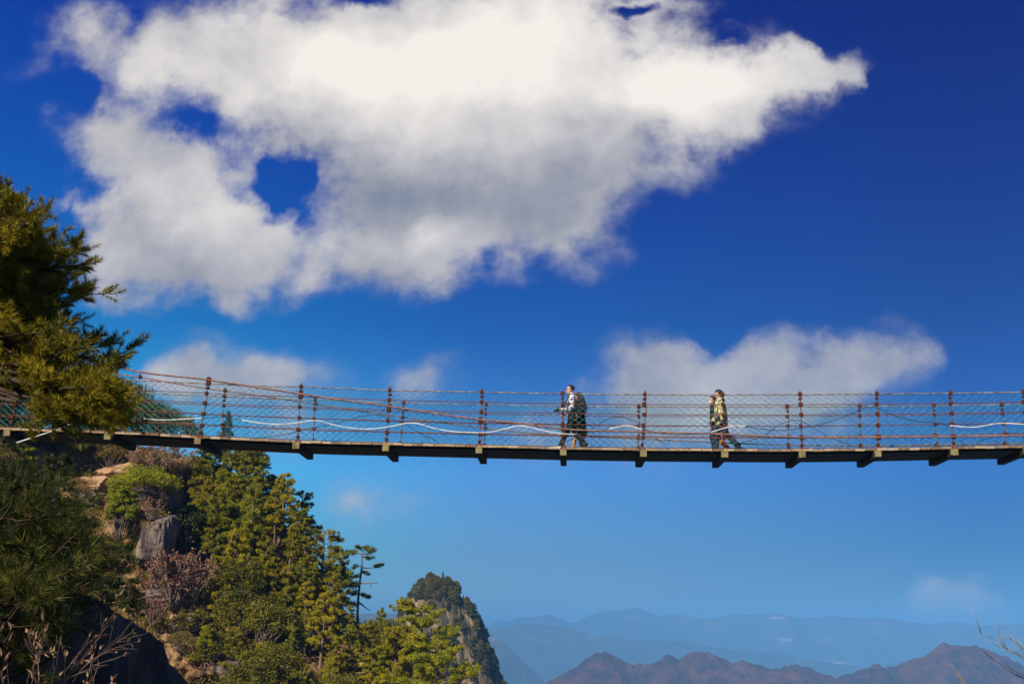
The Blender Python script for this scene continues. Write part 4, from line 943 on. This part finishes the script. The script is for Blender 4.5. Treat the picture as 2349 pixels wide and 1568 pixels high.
def twig_bush(name, label, stems, d, mat, leafmat, seed, lf=10, L_=.07, w=.022, r0=.006, side=6, cat='bush', group=None, spread=.5):
    r_ = np.random.RandomState(seed); base = atD(stems[0][0][0], stems[0][0][1], d); root = empty(name, base, 0, label=label, cat=cat, group=group)
    g = G(); P_ = []; D_ = []
    for a, b in stems:
        da, db = d, d + r_.uniform(-spread, spread); A, Bq = atD(a[0], a[1], da), atD(b[0], b[1], db)
        P = bend(r_, A, Bq, 8, .10, -.03); g.tube(P - base, np.linspace(r0, r0 * .25, 8), 5); L0 = np.linalg.norm(Bq - A); dr = (Bq - A) / L0
        for q in range(side):
            s = r_.uniform(.25, .95); o = np.array([np.interp(s, np.linspace(0, 1, 8), P[:, k]) for k in range(3)])
            v = dr + rdirs(r_, 1)[0] * .75 + [0, 0, .25]; v /= np.linalg.norm(v); l = L0 * r_.uniform(.12, .32); e = o + v * l; Q = bend(r_, o, e, 4, .12)
            g.tube(Q - base, np.linspace(r0 * .45, r0 * .2, 4), 4)
            if leafmat:
                for z in range(lf):
                    if r_.rand() < .6: k = r_.uniform(.5, 1.02); P_.append(o + (e - o) * k - base); D_.append(v * .6 + rdirs(r_, 1)[0] * .8 + np.array([0, 0, .35]))
        if leafmat:
            for z in range(3): P_.append(Bq - base); D_.append(dr + rdirs(r_, 1)[0] * .5)
    g.obj('stems', mat, root, True)
    if leafmat and P_: h = G(); leaf_blades(h, r_, P_, D_, L_, w); h.obj('leaves', leafmat, root)
    return root
rq = random.Random(8)
st = [((x0, 1640), (x0 + rq.uniform(-30, 60), rq.uniform(1420, 1530))) for x0 in (-10, 8, 25, 45, 60, 80, 100)]
twig_bush('leafy_bush', 'bush with pale pink and yellow dry leaves in the lower left corner', st, 5.6, TWIG, F_PINK, 4, lf=3, L_=.05, w=.016, side=5, r0=.0035, group='twiggy bushes in the foreground')
st = [((x0, 1650), (x0 + rq.uniform(10, 60), rq.uniform(1480, 1560))) for x0 in (110, 140, 170, 200, 235)]
twig_bush('leafy_bush', 'low pink leaved bush along the bottom edge right of the corner bush', st, 5.8, TWIG, F_PINK, 5, lf=3, L_=.045, w=.015, side=5, r0=.0035, group='twiggy bushes in the foreground')
twig_bush('bare_bush', 'bare pale twigs fanning out over the dark shaded cliff', [((120, 1600), (260, 1420)), ((150, 1590), (305, 1450)), ((180, 1540), (318, 1470)), ((110, 1590), (215, 1462)), ((140, 1570), (285, 1500)), ((200, 1560), (238, 1425))], 6.2, TWIG, F_PINK, 6, lf=1, L_=.04, w=.013, side=6, r0=.003, group='twiggy bushes in the foreground')
twig_bush('leafy_twig', 'single upright twig with yellow green leaves before the dark spur', [((252, 1420), (280, 1345))], 6.0, TWIG, F_PINK, 7, lf=5, L_=.045, w=.016, side=4, r0=.003, cat='twig')
twig_bush('bare_bush', 'cream coloured bare twigs in the lower right corner of the sky', [((2440, 1580), (2237, 1447)), ((2420, 1540), (2303, 1455)), ((2430, 1520), (2330, 1475)), ((2440, 1560), (2296, 1483)), ((2460, 1600), (2390, 1440))], 5.0, TWIGY, None, 12, side=6, r0=.003, group='bare twigs at the lower right', spread=.25)
twig_bush('bare_bush', 'dark branch among the cream twigs at the lower right', [((2440, 1610), (2268, 1505)), ((2400, 1590), (2300, 1530))], 5.2, TWIGD, None, 13, side=4, r0=.0032, group='bare twigs at the lower right', spread=.2)
twig_bush('bare_bush', 'short yellow twigs standing low against the brown ridge', [((2265, 1640), (2182, 1521)), ((2240, 1600), (2190, 1546)), ((2340, 1620), (2300, 1560))], 5.1, TWIGY, None, 14, side=4, r0=.0028, group='bare twigs at the lower right', spread=.2)

# rock-shaped blocker added out of view on the left to shade the nearest tufts
g = G(); q = np.random.RandomState(4)
def bankf(X): return np.sign(X) * np.abs(X) ** .5 * (1 + .22 * (ridged(X[:, 0] * 2.5, X[:, 1] * 2.5, X[:, 2] * 2.5, 5) - .5))[:, None]
g.ell((-10.4, 1.2, -2.4), (5.4, 1.5, 6.6), None, 90, 60, fn=bankf)
g.obj('added_shade_bank', SPUR, smooth=True, kind='structure')
# ------------------------------------------------------------------ the four hikers
def rot_to(a, b):
    d = Vector(np.array(b, float) - np.array(a, float)); return np.array(d.to_track_quat('Z', 'Y').to_matrix()), d.length
def cap(g, a, b, ra, rb, n=7, k=14, flat=1.0):
    """tapered rounded limb segment"""
    a, b = np.array(a, float), np.array(b, float); L_ = np.linalg.norm(b - a); R, _ = rot_to(a, b)
    def fn(X):
        t = np.clip(X[:, 2] * .5 + .5, 0, 1); r = ra + (rb - ra) * t
        z = np.where(X[:, 2] > 0, L_ * .5, -L_ * .5) + X[:, 2] * r; core = np.abs(X[:, 2]) < .35; z = np.where(core, X[:, 2] / .35 * L_ * .5, z)
        m = np.where(core, 1.0, 1.0) / np.maximum(np.sqrt(np.maximum(1 - X[:, 2] ** 2, 1e-6)), .3 if False else 1e-3)
        rad_ = np.where(core, 1.0, np.sqrt(np.maximum(1 - X[:, 2] ** 2, 0)) / .9367)
        q = X[:, :2] / np.maximum(np.linalg.norm(X[:, :2], axis=1), 1e-6)[:, None]
        return np.stack([q[:, 0] * r * rad_ * flat, q[:, 1] * r * rad_, z], -1)
    g.ell((a + b) / 2, (1, 1, 1), R, nu=k, nv=15, fn=fn)
def solidify(g, name, mat, parent, vox=.011, smooth=2):
    """fuse overlapping forms into one continuous skin"""
    o = g.obj('tmp', None); m = o.modifiers.new('r', 'REMESH'); m.mode = 'VOXEL'; m.voxel_size = vox
    s = o.modifiers.new('s', 'SMOOTH'); s.iterations = smooth; s.factor = .5
    dg = bpy.context.evaluated_depsgraph_get(); me = bpy.data.meshes.new_from_object(o.evaluated_get(dg)); me.name = name
    bpy.data.objects.remove(o, do_unlink=True)
    me.materials.clear(); me.materials.append(mat); me.polygons.foreach_set('use_smooth', np.ones(len(me.polygons), bool))
    r = bpy.data.objects.new(name, me); COL.objects.link(r); r.parent = parent; return r
SKIN = surf('skin', [(.3, (.42, .22, .15)), (.7, (.56, .32, .23))], scale=5, rough=.55)
HAIR = surf('black_hair', [(.3, (.008, .008, .010)), (.7, (.03, .026, .025))], scale=30, rough=.5, stretch=(1, 1, .3))
HAIRB = surf('brown_hair', [(.3, (.02, .012, .009)), (.7, (.06, .035, .025))], scale=30, rough=.5)
WHITE = surf('white_cloth', [(.3, (.52, .52, .54)), (.7, (.80, .79, .80))], scale=6, rough=.9, bump=.5, bscale=14)
REDC = surf('red_stripe', [(.3, (.35, .02, .02)), (.7, (.50, .04, .035))], scale=6, rough=.9)
BLACKC = surf('black_cloth', [(.3, (.006, .007, .009)), (.7, (.022, .022, .026))], scale=8, rough=.85, bump=.5, bscale=16)
NAVY = surf('navy_cloth', [(.3, (.012, .016, .035)), (.7, (.035, .045, .08))], scale=8, rough=.9, bump=.6, bscale=14)
KHAKI = surf('khaki_cloth', [(.3, (.46, .40, .19)), (.5, (.56, .50, .25)), (.7, (.64, .59, .33))], scale=4, rough=.9, bump=.6, bscale=14)
GREYB = surf('grey_brown_cloth', [(.3, (.10, .08, .07)), (.7, (.22, .18, .16))], scale=8, rough=.9)
CAMO = surf('patterned_cloth', [(.40, (.03, .018, .012)), (.47, (.22, .13, .08)), (.53, (.70, .67, .64)), (.7, (.80, .79, .78))], scale=9, rough=.9)
MASKM = surf('pale_blue_mask', [(.3, (.48, .62, .70)), (.7, (.62, .74, .80))], scale=6, rough=.9)
TAN = surf('tan_leg_cloth', [(.3, (.30, .16, .09)), (.7, (.44, .26, .15))], scale=6, rough=.9)
ORNG = surf('orange_brown_cloth', [(.3, (.28, .11, .02)), (.7, (.42, .18, .03))], scale=6, rough=.9)
SHOEW = surf('white_shoe', [(.3, (.6, .58, .55)), (.7, (.82, .8, .78))], scale=8, rough=.7)
SHOED = surf('dark_shoe', [(.3, (.012, .011, .011)), (.7, (.04, .035, .03))], scale=8, rough=.6)
GLASS = surf('dark_frame', [(.3, (.01, .01, .01)), (.7, (.03, .03, .03))], scale=8, rough=.4)

def person(label, px_, yoff, Hm, P, mats):
    """P: joints in metres for a 1.75 m figure, x = ahead, y = to the left, z = up"""
    Y = YN + yoff; X = px2x(px_, 1022, Y); z0 = float(deck_f(X)) + .004
    root = empty('person', (X, Y, z0), pi, label=label, cat='person'); s = Hm / 1.75; root.scale = (s, s, s)
    J = {k: np.array(v, float) for k, v in P.items()}
    b = G(); hd = J['head']; nk = J['neck']
    pitch = P.get('nod', (0,))[0]; Rh = [[cos(pitch), 0, sin(pitch)], [0, 1, 0], [-sin(pitch), 0, cos(pitch)]]; Rn = np.array(Rh)
    def H_(v): return hd + Rn @ np.array(v, float)
    # skull, face, jaw, nose, lips, chin, brow, ears
    b.ell(H_((-.008, 0, .022)), (.098, .077, .098), Rh, 26, 18); b.ell(H_((.022, 0, -.035)), (.070, .062, .082), Rh, 22, 16)
    b.ell(H_((.052, 0, -.094)), (.030, .034, .022), Rh); b.ell(H_((.092, 0, -.012)), (.020, .014, .026), Rh); b.ell(H_((.085, 0, .015)), (.012, .010, .030), Rh)
    b.ell(H_((.077, 0, .040)), (.016, .052, .012), Rh); b.ell(H_((.082, 0, -.052)), (.012, .024, .007), Rh); b.ell(H_((.079, 0, -.066)), (.012, .020, .007), Rh)
    for sy in (-1, 1):
        b.ell(H_((-.010, sy * .077, -.008)), (.018, .009, .032), Rh); b.ell(H_((.055, sy * .042, -.028)), (.022, .018, .022), Rh)
    cap(b, hd + [-.015, 0, -.06], nk + [0, 0, -.04], .050, .058)
    # torso and limbs as one skin
    ch, pv = J['chest'], J['pelvis']
    b.ell(ch, (.105, .165, .20), None, 22, 16); b.ell((ch + pv) / 2, (.095, .135, .16), None, 20, 14); b.ell(pv, (.11, .155, .12), None, 20, 14)
    for sd in 'LR':
        sh, el, wr, hp, kn, an, toe = [J[sd + k] for k in ('sh', 'el', 'wr', 'hip', 'kn', 'an', 'toe')]
        b.ell(sh, (.055, .055, .055)); cap(b, ch + [0, (sh[1] - ch[1]) * .3, .13], sh, .055, .055)
        cap(b, sh, el, .048, .038); cap(b, el, wr, .038, .026); cap(b, hp, kn, .080, .052); cap(b, kn, an, .050, .034); cap(b, an, an * .5 + toe * .5 + [0, 0, -.01], .036, .034)
        # hand: palm, four unequal curled fingers, thumb from the side
        hv = J[sd + 'hd'] - wr; hv /= np.linalg.norm(hv); cv = J.get(sd + 'curl', np.array([1.0, 0, -.2])); cv = cv - hv * cv.dot(hv); cv /= np.linalg.norm(cv) + 1e-9; wv = np.cross(hv, cv)
        R = np.stack([cv, wv, hv], 1); b.ell(wr + hv * .045, (.016, .040, .050), R)
        for fi, (off, fl) in enumerate(((-.030, .062), (-.010, .074), (.010, .070), (.029, .054))):
            p0 = wr + hv * .080 + wv * off; p1 = p0 + (hv * .85 + cv * .45) * fl * .5; p2 = p1 + (hv * .35 + cv * .9) * fl * .5
            cap(b, p0, p1, .0095, .009, k=8); cap(b, p1, p2, .009, .0078, k=8)
        p0 = wr + hv * .03 - wv * .034; p1 = p0 + (-wv * .6 + hv * .6 + cv * .4) * .035; cap(b, p0, p1, .012, .010, k=8); cap(b, p1, p1 + (hv * .7 + cv * .6) * .026, .010, .008, k=8)
    solidify(b, 'body', mats.get('skin', SKIN), root, .0072, 1)
    # hair
    h = G()
    def hf(X):
        cut = np.where((X[:, 0] > .30) & (X[:, 2] < mats.get('fringe', .55)), .80, 1.0); cut = np.where((X[:, 2] < -.45), .78, cut)
        return X * (cut * (1 + .05 * (fbm(X[:, 0] * 6, X[:, 1] * 6, X[:, 2] * 6, 3) - .5)))[:, None]
    h.ell(H_((-.020, 0, .040)), mats.get('hair_r', (.108, .089, .102)), Rh, 36, 26, fn=hf); h.obj('hair', mats['hair'], root, True)
    # eyes
    for sy in (-1, 1):
        e = G(); e.ell(H_((.077, sy * .030, .014)), (.010, .013, .007), Rh, 10, 8); e.obj('eye', GLASS, root, True)
    # trousers
    t = G(); wd = mats.get('trouser_w', 1.0); t.ell(pv + [0, 0, .0], (.128 * wd, .170, .125), None, 22, 16)
    for sd in 'LR':
        hp, kn, an = J[sd + 'hip'], J[sd + 'kn'], J[sd + 'an']; e = kn + (an - kn) * mats.get('leg_to', .93)
        cap(t, hp, kn, .098 * wd, .070 * wd); cap(t, kn, e, .070 * wd, .062 * wd)
    solidify(t, 'trousers', mats['trousers'], root, .011, 3)
    # jacket: trunk and sleeves
    j = G(); w = mats.get('jacket_w', 1.0); hem = J.get('hem', pv + [0, 0, .02])
    j.ell(ch + [0, 0, .03], (.128 * w, .185, .185), None, 24, 18); cap(j, ch, hem, .135 * w, .140 * w, flat=1.0); j.ell((ch + hem) / 2, (.125 * w, .168, .20), None, 24, 18); j.ell(hem, (.130 * w, .170, .07), None, 22, 12)
    for sd in 'LR':
        sh, el, wr = [J[sd + k] for k in ('sh', 'el', 'wr')]; j.ell(sh, (.068, .066, .066)); cap(j, ch + [0, (sh[1] - ch[1]) * .3, .13], sh, .070, .068)
        cap(j, sh, el, .064 * w, .052 * w); e = el + (wr - el) * mats.get('sleeve', .92); cap(j, el, e, .052 * w, .040 * w)
    cap(j, nk + [-.01, 0, -.045], nk + [-.012, 0, .0], .070, .062)
    if mats.get('hood'): j.ell(nk + [-.10, 0, -.03], (.075, .11, .06)); j.ell(nk + [-.03, 0, -.02], (.08, .10, .045))
    solidify(j, 'jacket', mats['jacket'], root, .011, 2)
    for sd in 'LR':
        an, toe = J[sd + 'an'], J[sd + 'toe']; q = G(); d = toe - an; d[2] = 0 if abs(toe[2] - an[2]) < .12 else d[2]; pit = math.atan2(-(toe[2] - (an[2] - .065)), max(.05, toe[0] - an[0]))
        R = [[cos(pit), 0, sin(pit)], [0, 1, 0], [-sin(pit), 0, cos(pit)]]; c = (an + toe) / 2 + [0, 0, -.02]
        q.ell(c + np.array(R) @ [.02, 0, 0], (.135, .050, .040), R, 20, 12, fn=lambda X: X * np.stack([np.ones(len(X)), 1 - .15 * (X[:, 0] < 0), np.where(X[:, 0] < -.1, 1.25, .95)], -1))
        q.ell(an + [-.01, 0, -.01], (.055, .048, .055), None, 16, 10); q.box(c + np.array(R) @ [.018, 0, -.036], (.25, .088, .018), R)
        solidify(q, 'shoe', mats['shoe'], root, .009, 1)
    return root, J, H_, Rh

base = dict(head=(.05, 0, 1.625), neck=(.02, 0, 1.49), chest=(.0, 0, 1.24), pelvis=(-.01, 0, .93))
# A: white jacket, camera in front of the chest
PA = dict(base, Lsh=(.0, .19, 1.40), Lel=(.0, .25, 1.11), Lwr=(.20, .19, .93), Lhd=(.30, .14, .87), Rsh=(.0, -.19, 1.40), Rel=(.08, -.24, 1.13), Rwr=(.27, -.10, 1.11), Rhd=(.36, -.04, 1.12),
          Lhip=(0, .09, .90), Lkn=(.13, .095, .48), Lan=(.34, .09, .085), Ltoe=(.50, .10, .03), Rhip=(0, -.09, .90), Rkn=(-.06, -.09, .47), Ran=(-.38, -.09, .11), Rtoe=(-.22, -.09, .03), hem=(-.01, 0, .93))
rA, JA, HA, RhA = person('hiker in a white jacket with red sleeve stripe, holding a camera', 1314, .42, 1.77, PA,
           dict(hair=HAIR, trousers=BLACKC, jacket=WHITE, shoe=SHOEW, fringe=.5))
# patterned lower part of the jacket and red stripe
g = G()
for r0_ in (0,):
    for t in np.linspace(0, 1, 8):
        a = JA['Lsh'] * (1 - t) + JA['Lel'] * t; g.ell(a + [.0, .052 - .008 * t, 0], (.014, .012, .030), None, 10, 8)
solidify(g, 'sleeve_stripe', REDC, rA, .007, 1)
g = G(); cap(g, (0, 0, 1.06), (-.01, 0, .92), .150, .150, flat=1.0); g.ell((-.01, 0, .99), (.142, .185, .11), None, 22, 14); cap(g, JA['Lel'] + [0, 0, .02], JA['Lel'] * .35 + JA['Lwr'] * .65, .060, .050); solidify(g, 'patterned_hem', CAMO, rA, .010, 2)
g = G()
for sy in (-1, 1):
    th = np.linspace(0, 2 * pi, 13); c = HA((.098, sy * .032, .012)); g.tube([c + np.array([0, cos(t) * .021, sin(t) * .017]) for t in th], .0035, 5, False)
    g.tube([HA((.098, sy * .052, .016)), HA((.0, sy * .080, .016))], .0035, 4)
g.tube([HA((.099, -.012, .014)), HA((.099, .012, .014))], .0035, 4); g.obj('glasses', GLASS, rA)
def world(root, v): return root.matrix_world @ Vector(v)
bpy.context.view_layer.update()
def worn(name, root, g, mat, label, cat, vox=.010, sm=2, parts=()):
    """a carried thing: its own top-level object, placed in the wearer's frame"""
    e = empty(name, root.location, pi, label=label, cat=cat); e.scale = root.scale
    solidify(g, 'shell', mat, e, vox, sm)
    for nm, gg, mt in parts: gg.obj(nm, mt, e, True)
    return e
# backpack
g = G(); g.ell((-.235, .03, 1.20), (.125, .16, .25), None, 24, 18, fn=lambda X: np.sign(X) * np.abs(X) ** .72); g.ell((-.33, .03, 1.10), (.06, .12, .15), None, 20, 14, fn=lambda X: np.sign(X) * np.abs(X) ** .75)
st_ = G(); st_.tube([(-.14, .13, 1.42), (-.03, .13, 1.50), (.10, .14, 1.42), (.145, .14, 1.25), (.08, .17, 1.10), (-.12, .16, 1.02)], [.014] * 6, 6)
st2 = G(); st2.tube([(-.14, -.10, 1.42), (-.03, -.12, 1.50), (.10, -.13, 1.42), (.145, -.13, 1.25), (-.12, -.14, 1.02)], [.014] * 5, 6)
hn = G(); hn.tube([(-.18, -.02, 1.43), (-.19, .0, 1.47), (-.19, .06, 1.47), (-.18, .08, 1.43)], .010, 5)
bk = worn('backpack', rA, g, BLACKC, 'black backpack on the back of the hiker in the white jacket', 'backpack', parts=(('strap', st_, BLACKC), ('strap', st2, BLACKC), ('handle', hn, BLACKC)))
# camera
g = G(); g.box((.37, -.01, 1.075), (.055, .135, .09)); g.ell((.37, -.01, 1.125), (.028, .032, .022), None, 12, 8)
ln = G(); ln.tube([(.39, -.005, 1.07), (.43, -.005, 1.065), (.48, -.005, 1.058), (.50, -.005, 1.055)], [.034, .038, .040, .041], 16)
cs = G(); cs.tube([(.35, .05, 1.12), (.25, .06, 1.22), (.13, .05, 1.34), (.04, .05, 1.46)], .008, 4)
worn('camera', rA, g, BLACKC, 'black camera with a long lens held out by the hiker in the white jacket', 'camera', vox=.008, sm=0, parts=(('lens', ln, GLASS), ('neck_strap', cs, BLACKC)))
# B: person in a long black coat walking beside A on the far side
PB = dict(base, head=(.02, 0, 1.60), Lsh=(.0, .19, 1.40), Lel=(-.05, .23, 1.12), Lwr=(.06, .22, .88), Lhd=(.09, .21, .80), Rsh=(.0, -.19, 1.40), Rel=(.05, -.22, 1.12), Rwr=(.20, -.19, .92), Rhd=(.27, -.18, .86),
          Lhip=(0, .09, .90), Lkn=(.02, .09, .48), Lan=(-.10, .09, .09), Ltoe=(.06, .09, .03), Rhip=(0, -.09, .90), Rkn=(.10, -.09, .48), Ran=(.20, -.09, .09), Rtoe=(.36, -.09, .03), hem=(-.06, 0, .58), nod=(.1,))
rB, JB, _, _ = person('brown haired hiker in a long black coat, half hidden behind the backpack', 1329, .98, 1.71, PB,
           dict(hair=HAIRB, trousers=TAN, jacket=BLACKC, shoe=SHOED, jacket_w=1.22, trouser_w=.82, hair_r=(.115, .10, .115)))
# C: khaki jacket, near side
PC = dict(base, head=(.035, 0, 1.63), Lsh=(.0, .19, 1.40), Lel=(-.06, .235, 1.10), Lwr=(.0, .225, .86), Lhd=(.02, .22, .77), Rsh=(.0, -.19, 1.40), Rel=(.06, -.22, 1.10), Rwr=(.20, -.16, .90), Rhd=(.27, -.13, .84),
          Lhip=(0, .09, .90), Lkn=(-.10, .09, .48), Lan=(-.44, .09, .13), Ltoe=(-.30, .09, .03), Rhip=(0, -.09, .90), Rkn=(.14, -.09, .49), Ran=(.16, -.09, .085), Rtoe=(.32, -.09, .03), hem=(-.02, 0, .84), nod=(.12,))
rC, JC, HC, _ = person('hiker in a hooded khaki jacket and navy trousers, in mid stride', 1657, .40, 1.66, PC,
           dict(hair=HAIR, trousers=NAVY, jacket=KHAKI, shoe=SHOED, hood=True, jacket_w=1.3, trouser_w=1.25, fringe=.25, hair_r=(.118, .098, .110)))
g = G(); g.ell((.15, .17, .98), (.085, .055, .11), None, 22, 16, fn=lambda X: np.sign(X) * np.abs(X) ** .75)
stp = G(); stp.tube([(.12, .17, 1.07), (.09, .16, 1.25), (.03, .12, 1.45), (-.06, 0, 1.50), (-.12, -.1, 1.40)], .013, 5)
worn('shoulder_bag', rC, g, GREYB, 'grey brown bag slung at the front hip of the khaki jacket hiker', 'bag', parts=(('strap', stp, GREYB),))
# D: masked person beyond C
PD_ = dict(base, head=(.05, 0, 1.60), Lsh=(.0, .19, 1.40), Lel=(.0, .23, 1.12), Lwr=(.13, .21, .90), Lhd=(.17, .21, .82), Rsh=(.0, -.19, 1.40), Rel=(.0, -.22, 1.10), Rwr=(.08, -.2, .86), Rhd=(.10, -.2, .78),
          Lhip=(0, .09, .90), Lkn=(.12, .09, .49), Lan=(.06, .09, .085), Ltoe=(.22, .09, .03), Rhip=(0, -.09, .90), Rkn=(-.10, -.09, .47), Ran=(-.40, -.09, .12), Rtoe=(-.25, -.09, .03), hem=(0, 0, .90), nod=(.10,))
rD, JD, HD, RhD = person('hiker with a pale blue face mask and dark clothes, half hidden behind the khaki jacket', 1643, .98, 1.66, PD_,
           dict(hair=HAIR, trousers=NAVY, jacket=BLACKC, shoe=SHOED, fringe=.45))
g = G(); g.ell(HD((.062, 0, -.050)), (.052, .064, .050), RhD, 22, 14); solidify(g, 'face_mask', MASKM, rD, .006, 1)
g = G(); cap(g, JD['Rkn'] + [.0, 0, -.02], JD['Ran'] + [.03, 0, .06], .078, .070); solidify(g, 'gaiter', ORNG, rD, .010, 1)
